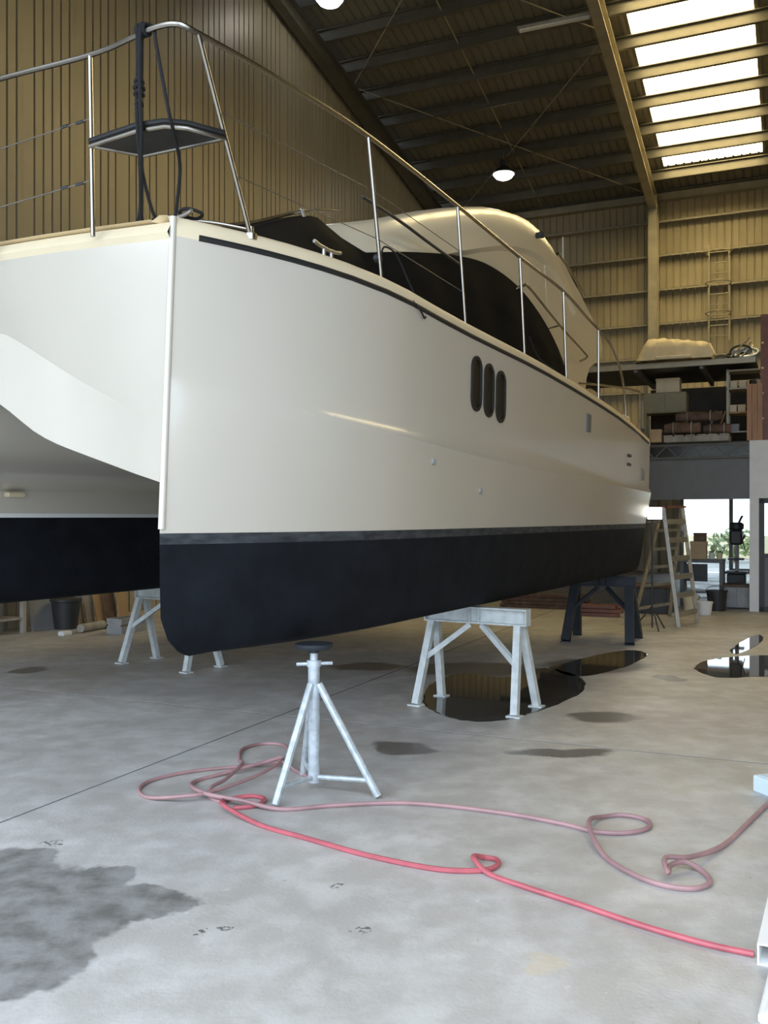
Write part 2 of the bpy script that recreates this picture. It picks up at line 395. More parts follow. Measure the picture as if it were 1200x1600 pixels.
# mezzanine: deck, front truss, header panel, white partition
MR = 10.67; MZ = 2.72
mz = inb(MB().box(3.6, 15.0, -MR+.05, -.3, MZ-.06, MZ).build('trim_1', M_dark, kind='structure')); mz['label'] = 'timber mezzanine floor above the glazed office'
for sx in (3.7, 9.03, 14.8):
    MB().box(sx-.06, sx+.06, -MR+.06, -MR+.18, 0, MZ-.06).build('post', M_white if sx == 9.03 else M_grey, mz)
for rr in (6.5, 3.0):
    MB().box(3.6, 15, -rr-.05, -rr+.05, MZ-.2, MZ-.06).build('joist', M_dark, mz)
t = MB(); t.box(3.6, 15, -MR-.03, -MR+.03, MZ-.06, MZ-.02); t.build('truss_top_chord', M_truss, mz)
t = MB(); t.box(3.6, 15, -MR-.03, -MR+.03, MZ-.27, MZ-.235); t.build('truss_bottom_chord', M_truss, mz)
web = MB(); web.bar((0,0,0), (.19,0,.19), .018); me_web = web.mesh('web_rod'); me_web.materials.append(M_truss)
web2 = MB(); web2.bar((0,0,.19), (.19,0,0), .018); me_web2 = web2.mesh('web_rod'); me_web2.materials.append(M_truss)
for k in range(28): share('web_rod', me_web if k % 2 == 0 else me_web2, mz, (3.7+.19*k, -MR, MZ-.245))
hd = inb(MB().box(3.6, 8.97, -MR+.06, -MR+.10, 1.79, MZ-.27).build('trim_2', M_grey, kind='structure')); hd['label'] = 'dark grey panel over the open office front'
wp = inb(MB().box(8.97, 15, -MR-.04, -MR+.06, 1.80, MZ).box(8.97, 9.11, -MR-.04, -MR+.06, 0, 1.80).build('wall_office', M_white, kind='structure')); wp['label'] = 'white office partition beside the open front'
wn = inb(MB().box(9.11, 9.19, -MR-.03, -MR+.05, 0, 1.80).box(9.11, 12.0, -MR-.03, -MR+.05, 1.72, 1.80).box(9.11, 12, -MR-.03, -MR+.05, 0, .08).box(11.9, 12, -MR-.03, -MR+.05, 0, 1.8).box(9.19, 11.9, -MR-.03, -MR+.05, .86, .92).build('window_1', M_dark, kind='structure')); wn['label'] = 'dark framed office window beside the white post'
MB().box(9.19, 11.9, -MR+.005, -MR+.017, .92, 1.72).build('pane', M_glass, wn)
MB().box(9.19, 11.9, -MR+.0, -MR+.03, .08, .86).build('lower_panel', M_grey, wn)
ws_ = inb(MB().box(7.1, 9.06, -8.24, -8.2, MZ, 3.93).box(9.02, 9.06, -8.24, -.3, MZ, 3.93).build('wall_store', M_store, kind='structure')); ws_['label'] = 'dark partition at the back of the mezzanine store'
# upper rack shelf
sh = thing('storage_platform', 'high storage platform carrying the cream canvas bundle', 'platform', BC, BROT)
MB().box(5.6, 9.06, -MR+.05, -8.3, 4.02, 4.06).build('deck_board', M_dark, sh)
MB().box(5.6, 9.06, -MR+.0, -MR+.05, 3.97, 4.06).build('front_beam', M_steel, sh)
for sx in (5.7, 9.0):
    MB().box(sx-.04, sx+.04, -8.42, -8.34, MZ, 4.02).build('leg', M_steel, sh)
    if sx == 5.7: MB().box(sx-.04, sx+.04, -MR+.06, -MR+.14, MZ, 4.0).build('leg', M_steel, sh)
for k in range(3):
    MB().box(6.1+k*1.05, 6.16+k*1.05, -MR+.08, -8.32, 3.93, 4.02).build('bearer', M_grey, sh)

# ---------------------------------------------------------------- the catamaran (local x = aft, y = to port, z = up)
S0 = Vector((-1.10, 4.55, 0)); AFT = Vector((.48, .8773, 0)); BOATROT = math.atan2(AFT.y, AFT.x)
boat = thing('catamaran', 'white power catamaran with black bottom paint propped up on stands', 'boat', S0, BOATROT)
PV = 3.40                                               # spacing of the two hull centre lines
LEN = 8.42
def fB(u, L, p=2.2): return 1-(1-min(max(u, 0)/L, 1))**p
def aftn(u): return 1-.14*max(0, (u-5.8)/2.6)**2
ZS = [(0,2.905),(1.47,2.815),(2.35,2.77),(3.96,2.725),(5.27,2.655),(6.8,2.55),(7.5,2.485),(8.42,2.40)]
def zs(u): return smooth_interp(u, ZS)
def zk(u): return smooth_interp(u, [(0,2.17),(1.6,2.0),(4.3,1.90),(8.4,1.82)])
def ws(u): return .55*fB(u, 1.75)*aftn(u)
def wk(u): return .535*fB(u, 1.85)*aftn(u)
def ww(u): return .485*fB(u, 2.0)*aftn(u)
def wbm(u): return .40*fB(u, 1.7)*aftn(u)
def stem(z):
    if z > 1.42: return .08*(z-1.42)/1.48
    if z < 1.06: return .27*(1-math.sqrt(max(0, 1-((1.06-z)/.275)**2)))
    return 0.0
US = [0,.012,.03,.06,.1,.16,.24,.34,.46,.6,.78,1.0,1.3,1.6,2,2.5,3,3.6,4.2,4.8,5.4,6,6.6,7.2,7.8,LEN]
WLO, WLI = 1.42, 1.50
def hull_rows(side):
    """rows of the topside (white) and of the underbody (black); side = -1 outer, +1 inner."""
    top, bot = [], []
    def row(lst, zf, wf):
        r = []
        for t in US:
            z = zf(t); u = stem(z)+t*(LEN-stem(z))/LEN; r.append((u, side*wf(t), z))
        lst.append(r)
    if side < 0:
        for fz in (0, .06, .22, .45, .7, .88):
            row(top, lambda t: zs(t)+(zk(t)+.05-zs(t))*fz, lambda t: ws(t)+(wk(t)-ws(t))*fz)
        row(top, lambda t: zk(t)+.045, lambda t: wk(t)-.0*t)
        row(top, lambda t: zk(t)-.015, lambda t: wk(t)+.028*fB(t,.4))
        for fz in (.12, .4, .75, 1):
            row(top, lambda t: zk(t)-.015+(WLO-zk(t)+.015)*fz, lambda t: wk(t)+.028*fB(t,.4)*(1-fz)+(ww(t)-wk(t))*fz)
        W0 = WLO
    else:
        for z in (1.95, 1.78, 1.64, WLI): row(top, lambda t: z, lambda t: (.40+.03*(z-1.5))*fB(t, 2.6))
        W0 = WLI
    f0 = (lambda t: ww(t)) if side < 0 else (lambda t: .40*fB(t, 2.6))
    fb = (lambda t: wbm(t)) if side < 0 else (lambda t: .34*fB(t, 2.2))
    row(bot, lambda t: W0, f0)
    if side < 0: row(bot, lambda t: W0-.055, lambda t: f0(t)+(fb(t)-f0(t))*.06)
    row(bot, lambda t: 1.2, lambda t: f0(t)+(fb(t)-f0(t))*.35)
    row(bot, lambda t: 1.0, lambda t: f0(t)+(fb(t)-f0(t))*.8)
    row(bot, lambda t: .89, lambda t: fb(t)*.97)
    row(bot, lambda t: .825, lambda t: fb(t)*.86)
    row(bot, lambda t: .80, lambda t: fb(t)*.66)
    row(bot, lambda t: .79, lambda t: 0.0)
    return top, bot
def place(rows, port):
    return [[(x, (PV-y) if port else y, z) for (x, y, z) in r] for r in rows]
for port in (False, True):
    to, bo = hull_rows(-1); ti, bi = hull_rows(1)
    m = MB(); m.grid(place(to, port)); m.grid(place(ti, port))
    # transom of the white part
    pts = [r[-1] for r in to] + [ (LEN, 0, WLO) ] + [r[-1] for r in ti][::-1]
    m.add(place([pts], port)[0], [tuple(range(len(pts)))])
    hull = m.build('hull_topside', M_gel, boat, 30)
    m = MB(); m.grid(place(bo[1:] if True else bo, port)); m.grid(place(bi, port))
    pts = [r[-1] for r in bo] + [r[-1] for r in bi][::-1][1:]
    m.add(place([pts], port)[0], [tuple(range(len(pts)))])
    under = m.build('hull_underbody', M_anti, boat, 50, label='black antifouled hull bottom')
    m = MB(); m.grid(place(bo[:2], port)); m.build('waterline_band', M_antiworn, under, label='worn grey-black band at the waterline')
    # rounded stem band and black rub strip
    y0 = PV if port else 0
    m = MB(); zz = [3.0-.04*k for k in range(40)]
    m.tube([(stem(z)+.013, y0, z) for z in zz], .0185, 12); m.build('stem_band', M_gel, hull, label='rounded white stem edge')
    m = MB(); rub = [(.08+u*(LEN-.08)/LEN, (PV+ws(u)) if port else -ws(u), zs(u)+.012) for u in [.12,.16,.24,.34,.46,.6,.78,1.0,1.3,1.6,2,2.5,3,3.6,4.2,4.8,5.4,6,6.6,7.2,7.8,8.3]]
    m.tube(rub, .016, 8); m.build('rub_strip', M_blackrub, boat, label='thin black rubber rub strip')
# bow face between the hulls, knuckle and tunnel underside
def KF(w): return smooth_interp(w, [(0,1.97),(.45,2.10),(.9,2.28),(1.5,2.59),(1.7,2.63)])
def AF(w): return smooth_interp(w, [(0,1.665),(.45,1.75),(.92,1.868),(1.25,1.985),(1.6,2.19),(1.7,2.21)])
VS = [0,.04]+[.1*k for k in range(1,18)]; VS = VS + [PV-v for v in VS[-2::-1]]
def camber(v): return .06*math.sin(math.pi*min(max(v/PV,0),1))
rows = [[], [], [], [], [], [], []]
for v in VS:
    w = min(v, PV-v); q = math.sin(math.pi/2*min(w/1.0, 1))
    zt = 3.0+camber(v)
    rows[0].append((.16, v, zt)); rows[1].append((.085, v, zt-.03)); rows[2].append((.055, v, zt-.085)); rows[3].append((.075, v, zt-.115))
    k = KF(w); a = AF(w); uk = .065+.26*q; ua = .03+.32*q
    rows[4].append((.075+(uk-.075)*.5+.02*q, v, (zt-.115+k)/2)); rows[5].append((uk, v, k)); rows[6].append((ua, v, a))
m = MB(); m.grid(rows[3:6]); m.grid(rows[5:7]); m.build('bow_face', M_gel, boat, 20)
m = MB(); m.grid(rows[0:4]); m.build('deck_lip', M_deck, boat, 50, label='cream moulded deck edge across the bow')
m = MB(); m.grid([rows[6], [(u+.4, v, z-.02) for (u, v, z) in rows[6]], [(4, v, z-.02) for (u, v, z) in rows[6]], [(8.2, v, z) for (u, v, z) in rows[6]]]); m.build('tunnel_roof', M_gel, boat)
# deck with its rounded gunwale
drows = []
for u in [.0,.03,.06,.1,.16,.24,.34,.46,.6,.78,1.0,1.3,1.6,2,2.5,3,3.6,4.2,4.8,5.4,6,6.6,7.2,7.8,LEN]:
    w = ws(u); z = zs(u); U = .08+u*(LEN-.08)/LEN; r = []
    prof = [(0,.0),(.0,.05),(.012,.085),(.035,.105),(.075,.11),(.13,.085)]
    L_ = [(U, -w+a, z+b) for (a, b) in prof]
    R_ = [(U, PV+w-a, z+b) for (a, b) in prof][::-1]
    mid = [(U, .13+(PV-.26)*k/8, z+.09+camber(.13+(PV-.26)*k/8)) for k in range(9)]
    drows.append(L_+mid+R_)
m = MB(); m.grid(drows); deck = m.build('deck', M_deck, boat, 50)
# cabin and flybridge moulding
TOP = [(1.55,3.34),(1.7,3.44),(2.48,3.69),(3.4,4.03),(4.58,4.40),(5.2,4.53),(5.62,4.58),(5.95,4.575),(6.24,4.52),(6.55,4.40),(6.9,4.22)]
def ztop(u): return smooth_interp(u, TOP)
def vside(u): return .06+.45*max(0, (2.75-u)/1.2)**2
crow = []
for u in [1.55,1.65,1.8,2.0,2.25,2.5,2.8,3.2,3.7,4.2,4.6,5,5.3,5.62,5.95,6.24,6.55,6.9]:
    zt = ztop(u); v0 = vside(u); zd = zs(u)+.05; brow = .42*min(1, (zt-zd)/1.1)
    pr = [(-.03, zd), (-.01, zd+(zt-brow-zd)*.6), (.0, zt-brow-.012), (-.045, zt-brow+.03), (-.03, zt-brow*.55), (.02, zt-.10), (.07, zt-.035), (.15, zt), (.26, zt), (.34,zt-.05)]
    L_ = [(u, v0+a, z) for (a, z) in pr]; R_ = [(u, PV-v0-a, z) for (a, z) in pr][::-1]
    mid = [(u, v0+.5+(PV-2*v0-1.0)*k/6, zt-.06) for k in range(7)]
    crow.append(L_+mid+R_)
m = MB(); m.grid(crow); n = len(crow[0])
m.add(crow[0], [tuple(range(n))]); m.add(crow[-1], [tuple(range(n))])
cabin = m.build('cabin_moulding', M_cab, boat, 40)
WING = [(5.9,4.2),(6.35,4.36),(6.6,4.31),(6.9,4.20),(7.3,4.06),(7.7,3.91),(8.05,3.76),(8.12,3.66),(8.06,3.52),(7.95,3.44),(7.75,3.38),(7.55,3.30),(7.42,3.15),(7.37,2.95),(7.35,2.5),(6.2,2.6)]
for port in (False, True):
    def mp(p, d):
        v = .05+d; return (p[0], PV-v if port else v, p[1])
    m = MB(); m.prism(WING, lambda p: mp(p, 0), lambda p: mp(p, .16)); m.build('flybridge_wing', M_cab, boat)
# black covers over the side windows
CT = [(2.2,3.36),(2.8,3.50),(3.4,3.63),(4.03,3.73),(4.5,3.745),(4.9,3.72),(5.3,3.65),(5.73,3.52),(6.1,3.36),(6.4,3.17),(6.55,3.0),(6.68,2.72)]
for port in (False, True):
    rws = []
    for j in range(13):
        rr = []
        for k in range(29):
            u = 2.2+(6.68-2.2)*k/28; zt = smooth_interp(u, CT); zb = zs(u)+.06; zb = min(zb, zt)
            z = zb+(zt-zb)*j/12
            v = vside(u)-.065-.012*math.sin(k*1.1+j*.4)*math.sin(j*math.pi/12)-.03*math.sin(math.pi*j/12)
            rr.append((u, PV-v if port else v, z))
        rws.append(rr)
    back = [[(u, y+(.03 if not port else -.03), z) for (u, y, z) in r] for r in rws]
    m = MB(); m.grid(rws); edge = rws[-1]; m.grid([rws[-1], back[-1]]); m.grid([[r[0] for r in rws], [r[0] for r in back]]); m.grid([[r[-1] for r in rws], [r[-1] for r in back]])
    m.build('window_cover', M_tarp, boat, label='black mesh cover over the cabin side windows')
# draped black cover over the front of the cabin
HT = [(.93,3.13),(1.06,3.24),(1.4,3.39),(1.72,3.52),(1.8,3.53),(2.0,3.44),(2.2,3.385),(2.45,3.37),(2.8,3.47)]
rws = []
for u in [.93,1.0,1.1,1.25,1.4,1.55,1.72,1.8,1.9,2.0,2.1,2.2,2.35,2.5,2.65,2.8]:
    zt = interp(u, HT); ve = interp(u, [(.93,.06),(2.8,-.035)]); vt = interp(u, [(.93,.3),(1.8,.26),(2.3,.10),(2.8,.0)]); zd = zs(u)+.08
    half = [(ve, zd), (ve+.01+.02*math.sin(u*9), zd+(zt-zd)*.35), (ve+(vt-ve)*.45, zd+(zt-zd)*.72), (vt-.02, zt-.015), (vt+.06, zt)]
    if u <= 1.85: half += [(.7, zt+.02), (1.2, zt+.03), (1.7, zt+.03)]
    else: half += [(vt+.3, zt-.02), (vt+.4, zt-.05), (vt+.45, zt-.08)]
    rws.append([(u, v, z) for (v, z) in half])
m = MB(); m.grid(rws); f = rws[0]; m.add(f+[(f[-1][0], 1.7, 2.95)], [tuple(range(len(f)+1))]); 
m.grid([[(x, PV-y, z) for (x, y, z) in r] for r in rws]); f2 = [(x, PV-y, z) for (x, y, z) in f]; m.add(f2+[(f2[-1][0], 1.7, 2.95)], [tuple(range(len(f2)+1))])
m.build('windscreen_cover', M_tarp, boat, 60, label='black cover draped over the front of the cabin')
# oval portlights, vents and fittings on the outer side
def side_v(u, z):
    u = max(u, 0)
    if z > zk(u): f_ = (zs(u)-z)/(zs(u)-zk(u)); return -(ws(u)+(wk(u)-ws(u))*f_)
    f_ = (zk(u)-z)/(zk(u)-WLO); return -(wk(u)+.028+(ww(u)-wk(u)-.028)*f_)
def capsule(w, h, n=10):
    r = w/2; P = []
    for k in range(n+1): a = math.pi*k/n; P.append((r*math.cos(a), h/2-r+r*math.sin(a)))
    for k in range(n+1): a = math.pi+math.pi*k/n; P.append((r*math.cos(a), -h/2+r+r*math.sin(a)))
    return P
for (u, z, w, h) in ((2.665,2.452,.185,.395),(2.90,2.432,.185,.395),(3.135,2.412,.185,.395)):
    def onside(p, d, k=1.0): return (u+p[0]*k, side_v(u+p[0]*k, z+p[1]*k)-d, z+p[1]*k)
    P = capsule(w, h); P2 = capsule(w-.05, h-.05)
    fr = MB(); n = len(P)
    fr.grid([[onside(p, -.01) for p in P]+[onside(P[0], -.01)], [onside(p, .012) for p in P]+[onside(P[0], .012)], [onside(p, .012) for p in P2]+[onside(P2[0], .012)], [onside(p, .002) for p in P2]+[onside(P2[0], .002)]], False)
    pl = fr.build('portlight', M_blackrub, boat, label='black rimmed oval portlight')
    MB().add([onside(p, .003) for p in P2], [tuple(range(n))]).build('pane', M_glassdark, pl)
def sidebox(u, z, w, h, name, material, d=.012):
    m = MB(); P = [(-w/2,-h/2),(w/2,-h/2),(w/2,h/2),(-w/2,h/2)]
    m.prism(P, lambda p: (u+p[0], side_v(u+p[0], z+p[1])-d, z+p[1]), lambda p: (u+p[0], side_v(u+p[0], z+p[1])+.03, z+p[1])); m.build(name, material, boat)
sidebox(5.45, 2.42, .13, .17, 'vent', M_grey); sidebox(7.15, 2.20, .16, .03, 'exhaust_slot', M_dark); sidebox(7.15, 2.10, .16, .03, 'exhaust_slot', M_dark); sidebox(7.95, 2.02, .2, .14, 'hatch_plate', M_greymid, .008)
for (u, z) in ((2.78, 1.69), (1.95, 1.86)):
    m = MB(); m.tube([(u, side_v(u, z)+.01, z), (u, side_v(u, z)-.015, z)], .02, 10); m.build('skin_fitting', M_greymid, boat)
m = MB(); m.bbox(1.55,1.72,PV-.42,PV-.36,1.66,1.70,.01); m.build('anode_fitting', M_boxwhite, boat)
# boot top strip on the inner side of the far hull
m = MB(); _, bi = hull_rows(1); r = [(x, PV-y-.004, z) for (x, y, z) in bi[0]]; m.grid([[(x, y, z-.004) for (x, y, z) in r], [(x, y, z+.03) for (x, y, z) in r]]); m.build('boot_stripe', M_white, boat, label='white boot stripe above the black paint')

# ---- rails
def rail_tube(name, pts, r=.0135, sub=6, m_=None):
    m = MB(); m.tube(spline(pts, sub), r, 8); return m.build(name, m_ or M_ss, boat)
RAIL = [(7.42,-.42,2.62),(7.36,-.42,2.9),(7.19,-.42,3.17),(6.77,-.42,3.40),(6.26,-.42,3.49),(5.9,-.42,3.53),(5.06,-.42,3.64),(3.89,-.42,3.675),(2.62,-.42,3.73),(1.33,-.42,3.765),(.6,-.33,3.80),(.05,-.2,3.845),(-.03,-.13,3.87),(-.045,.0,3.876),(-.03,.15,3.874),(0,.47,3.878),(0,1.15,3.91),(0,1.7,3.92)]
full = RAIL + [(u, PV-v, z) for (u, v, z) in RAIL[-2::-1]]
rail_tube('top_rail', full)
POSTS = [((.47,-.20),(.05,-.2,3.845)),((1.50,-.42),(1.33,-.42,3.765)),((2.77,-.42),(2.62,-.42,3.73)),((4.01,-.42),(3.89,-.42,3.675)),((5.16,-.42),(5.06,-.42,3.64)),((6.26,-.42),(6.26,-.42,3.49))]
for port in (False, True):
    for (b, tp) in POSTS:
        B = (b[0], b[1], zs(b[0])+.095); T = tp
        if port: B = (B[0], PV-B[1], B[2]); T = (T[0], PV-T[1], T[2])
        m = MB(); m.tube([B, T], .0125, 8); st = m.build('stanchion', M_ss, boat)
        MB().lathe([(.035,-.02),(.035,.012),(.018,.02),(.018,.05)], 12, B).build('stanchion_base', M_ss, st)
    for fr in (.36, .68):
        pts = []
        for (b, tp) in POSTS[:3]:
            B = Vector((b[0], b[1], zs(b[0])+.095)); T = Vector(tp); pts.append(B+(T-B)*(1-fr))
        if port: pts = [(p.x, PV-p.y, p.z) for p in pts]
        m = MB(); m.tube(pts, .003, 5); m.build('lifeline', M_wire, boat)
for v in (.47, 1.25, PV-1.25, PV-.47):                   # pulpit front posts
    m = MB(); m.tube([(.06, v, 2.97), (-.02, v, 3.4), (-.10, v, 3.85)] if v < 0 else [(.02, v, 2.95), (-.0, v, 3.875 if v < .6 or v > 2.8 else 3.91)], .0125, 8); st = m.build('pulpit_post', M_ss, boat)
for z in (3.55, 3.23):
    m = MB(); m.tube([(.0,.47,z),(.0,1.25,z-.03),(.0,PV-1.25,z-.03),(.0,PV-.47,z)], .0032, 5); w_ = m.build('lifeline', M_wire, boat)
    for q in (.52, .63):
        m = MB(); m.tube([(.0,q,z-.002),(.0,q+.05,z-.004)], .008, 6); m.build('turnbuckle', M_dark, w_)
# pulpit seat: tube frame and slatted board
SEAT = [(-.02,.45,3.40),(-.045,.1,3.40),(-.02,-.05,3.40),(.05,-.13,3.40),(.235,-.215,3.40),(.225,.05,3.40),(.21,.30,3.40)]
m = MB(); m.tube(SEAT+[SEAT[0]], .0125, 8); seat = m.build('pulpit_seat', M_ss, boat, label='small bow seat in a steel tube frame')
m = MB(); m.prism([(p[0]*.97+.003, p[1]*.97) for p in SEAT], lambda p: (p[0], p[1], 3.398), lambda p: (p[0], p[1], 3.418)); m.build('seat_board', M_dark, seat)
m = MB(); m.tube([(-.02,.45,3.425),(-.05,.1,3.425),(-.02,-.05,3.425),(.05,-.13,3.425),(.235,-.215,3.425)], .014, 8); m.build('seat_pad_edge', M_blackrub, seat)
# small rail by the anchor roller, deck rail over the cover, grab rails
rail_tube('anchor_rail', [(.35,.36,3.0),(.33,.36,3.09),(.37,.33,3.115),(.5,.1,3.10),(.62,-.1,3.06)], .009)
rail_tube('foredeck_rail', [(.80,.3,3.10),(.88,.3,3.21),(1.2,.3,3.33),(1.6,.3,3.50),(1.77,.3,3.56),(1.95,.3,3.62),(2.2,.3,3.68)], .011)
m = MB(); m.tube([(1.69,.3,3.55),(1.62,-.05,2.87)], .013, 8); m.build('rail_post', M_alu, boat)
rail_tube('wiper_bar', [(1.95,-.02,3.66),(2.4,-.06,3.62),(2.9,-.07,3.58),(3.45,-.07,3.55)], .012, m_=M_dark)
gr = rail_tube('grab_rail', [(4.9,.02,3.67),(4.95,-.06,3.71),(5.1,-.08,3.71),(6.0,-.08,3.52),(6.9,-.08,3.37),(7.05,-.06,3.34),(7.08,.03,3.31)], .012)
m = MB(); m.tube([(6.0,-.08,3.52),(6.02,.06,3.50)], .009, 6); m.build('standoff', M_ss, gr)
# cleat, rope coil and lines
def cleat(u, v, z, rz=0.0):
    c = MB(); d = Vector((math.cos(rz), math.sin(rz), 0))
    c.tube([Vector((u,v,z+.06))-d*.14, Vector((u,v,z+.05))-d*.09, Vector((u,v,z+.045)), Vector((u,v,z+.05))+d*.09, Vector((u,v,z+.06))+d*.14], .011, 8)
    for q in (-.04, .04): c.tube([Vector((u,v,z))+d*q, Vector((u,v,z+.05))+d*q], .011, 8)
    return c.build('cleat', M_alu, boat)
cleat(1.02, -.33, zs(1.0)+.135); cleat(.24, .12, zs(.2)+.11, 1.4)
cleat(.24, PV-.12, zs(.2)+.11, 1.4)
def rope(name, pts, r=.009, lab=None):
    m = MB(); m.tube(spline(pts, 5), r, 7); return m.build(name, M_rope, boat, label=lab)
mr = rope('mooring_rope', [(.22,.27,3.03),(.16,.27,3.05),(.10,.215,3.15),(.0,.12,3.28),(-.07,.055,3.40),(-.075,.06,3.6),(-.06,.07,3.88),(-.035,.06,3.915),(-.01,.03,3.9),(-.055,-.03,3.78),(-.07,-.12,3.44),(.1,-.02,3.36),(.2,.045,3.28),(.24,.10,3.12),(.25,.12,3.05),(.3,.13,3.04)], lab='black mooring line tied up to the bow rail')
for pts in ([(.16,.30,3.03),(.13,.25,3.1),(.0,.13,3.28),(-.075,.075,3.40),(-.07,.085,3.55),(-.06,.085,3.75),(-.065,.085,3.89),(-.03,.09,3.915),(-.015,.1,3.88),(-.03,.095,3.6)],
            [(.26,.2,3.04),(.18,.2,3.06),(.10,.19,3.2),(.0,.13,3.3),(-.07,.07,3.41),(-.06,.085,3.56)],
            [(.30,.34,3.03),(.2,.30,3.04),(.16,.36,3.035),(.22,.42,3.03),(.28,.34,3.04),(.22,.26,3.05),(.28,.2,3.04),(.34,.14,3.03)],
            [(.24,.08,3.06),(.3,.02,3.05),(.27,-.04,3.06),(.22,.02,3.08),(.26,.10,3.08),(.32,.06,3.06)]):
    m = MB(); m.tube(spline(pts, 5), .009, 7); m.build('rope_strand', M_rope, mr)
for (z, q) in ((3.60, .022), (3.63, .018), (3.57, .02), (3.52, .014)):
    m = MB(); m.tube([(-.06+q*math.cos(a), .078+q*math.sin(a), z+.008*math.sin(2*a)) for a in [k*math.pi/5 for k in range(11)]], .010, 6); m.build('rope_knot', M_rope, mr)
for k in range(4):
    m = MB(); m.tube([(-.036+.026*math.cos(a), .05+.016*k, 3.886+.026*math.sin(a)) for a in [j*math.pi/5 for j in range(11)]], .009, 6); m.build('rope_wrap', M_rope, mr)
rope('deck_line', [(1.52,-.40,3.08),(1.60,-.38,3.18),(1.72,-.40,3.16),(1.82,-.43,3.02),(1.88,-.47,2.90),(1.87,-.53,2.80),(1.80,-.56,2.76),(1.70,-.57,2.80),(1.64,-.5,2.90)], .006, 'thin dark line looped over the gunwale')
rope('fender_line', [(4.12,-.42,3.05),(4.2,-.46,2.9),(4.3,-.50,2.84),(4.36,-.55,2.80)], .006)
m = MB(); m.bbox(1.44,1.52,-.42,-.38,3.05,3.10,.015); m.build('rail_clamp', M_dark, boat)
# aft deck: rails, seat frame, lifebuoy box
rail_tube('stern_rail', [(7.0,.2,2.62),(7.0,.2,3.02),(7.05,.12,3.06),(7.4,-.2,3.05),(7.9,-.42,3.04),(8.02,-.44,3.0),(8.04,-.44,2.85),(8.04,-.44,2.5)], .013)
rail_tube('stern_rail', [(7.6,.3,2.6),(7.6,.3,3.3),(7.62,.3,3.35)], .012)
m = MB(); m.bbox(7.75,7.98,-.34,-.14,2.50,2.74,.03); lb = m.build('locker_box', M_boxwhite, boat)
m = MB(); m.bbox(7.2,7.36,-.40,-.2,2.55,2.66,.03); m.build('fairlead_block', M_boxwhite, boat)
m = MB(); m.bbox(8.1,8.32,-.40,-.2,2.44,2.54,.03); m.build('fairlead_block', M_white, boat)
m = MB(); m.tube([(7.62,.02,2.55),(7.62,.02,2.8),(7.66,-.05,2.9)], .03, 8); m.build('winch', M_galv, boat)
# fittings behind the flybridge
m = MB(); m.tube(spline([(6.55,.12,4.44),(6.9,.10,4.34),(7.2,.10,4.26),(7.5,.10,4.16)], 4), .018, 8); m.build('flybridge_rail', M_ss, boat)
m = MB(); m.tube([(7.3,.3,4.1),(7.3,.3,4.85)], .012, 6); m.build('flag_staff', M_alu, boat)
m = MB(); m.bbox(7.0,7.28,.2,.34,4.25,4.46,.03); m.build('outboard_bracket', M_dark, boat)
m = MB(); m.bbox(7.55,7.64,.22,.34,4.12,4.42,.02); m.tube([(7.6,.28,3.7),(7.6,.28,4.5)], .02, 8); m.build('boat_hook_holder', M_dark, boat)
m = MB(); m.tube([(5.55,.02,4.36),(5.55,-.03,4.36)], .03, 10); m.bbox(5.52,5.58,-.06,-.01,4.33,4.39,.01); m.build('navigation_light', M_dark, boat)
# propeller leg under the stern
m = MB(); m.bbox(8.42,8.60,-.10,.10,1.0,1.3,.03); m.bbox(8.50,8.60,-.035,.035,.86,1.02,.015); m.tube([(8.42,0,.92),(8.74,0,.92)], .055, 12, r2=.045); dr = m.build('stern_drive', M_galv, boat)
for a in (0, 2.1, 4.2):
    d = Vector((0, math.cos(a), math.sin(a))); e = Vector((0, -math.sin(a), math.cos(a))); c = Vector((8.70, 0, .92))
    b = MB(); P_ = [c+d*.04-e*.02, c+d*.11-e*.06+Vector((.03,0,0)), c+d*.14, c+d*.11+e*.06-Vector((.03,0,0)), c+d*.04+e*.02]
    b.add(P_+[p+Vector((.008,0,0)) for p in P_], [(4,3,2,1,0),(5,6,7,8,9)]+[(k,(k+1)%5,5+(k+1)%5,5+k) for k in range(5)]); b.build('propeller_blade', M_boxwhite, dr)
# ---------------------------------------------------------------- stands
def jack_stand():
    c = Vector((-.385, 5.10, 0)); t = thing('boat_stand', 'galvanised three-legged boat stand under the near bow', 'boat stand', c)
    top = Vector((0, 0, .64))
    m = MB(); m.tube([(0,0,.045),(0,0,.70)], .033, 14); m.build('main_tube', M_galv, t)
    m = MB(); m.tube([(0,0,.68),(0,0,.775)], .022, 12); sc = m.build('screw', M_galv, t)
    m = MB(); m.tube([(-.095,-.02,.695),(.10,.02,.695)], .010, 8); m.tube([(0,0,.68),(0,0,.715)], .04, 12); m.build('nut_handle', M_galv, t)
    m = MB(); m.lathe([(.03,.755),(.03,.775),(.095,.780),(.105,.795),(.105,.806)], 18); m.build('top_pad', M_standblack, t, label='dark rubber-faced top pad')
    for p in ((430,1262),(591,1248),(474,1212)):
        f = fl(*p)-c; f.z = .0; d = f.normalized()
        m = MB(); m.tube([Vector((d.x*.03, d.y*.03, .585)), Vector((f.x, f.y, .012))], .021, 10); lg = m.build('leg', M_galv, t)
        q = Vector((d.x*.03, d.y*.03, .585)).lerp(Vector((f.x, f.y, .012)), .86)
        m = MB(); m.tube([(d.x*.02, d.y*.02, .075), q], .014, 8); m.build('brace', M_galv, lg)
jack_stand()
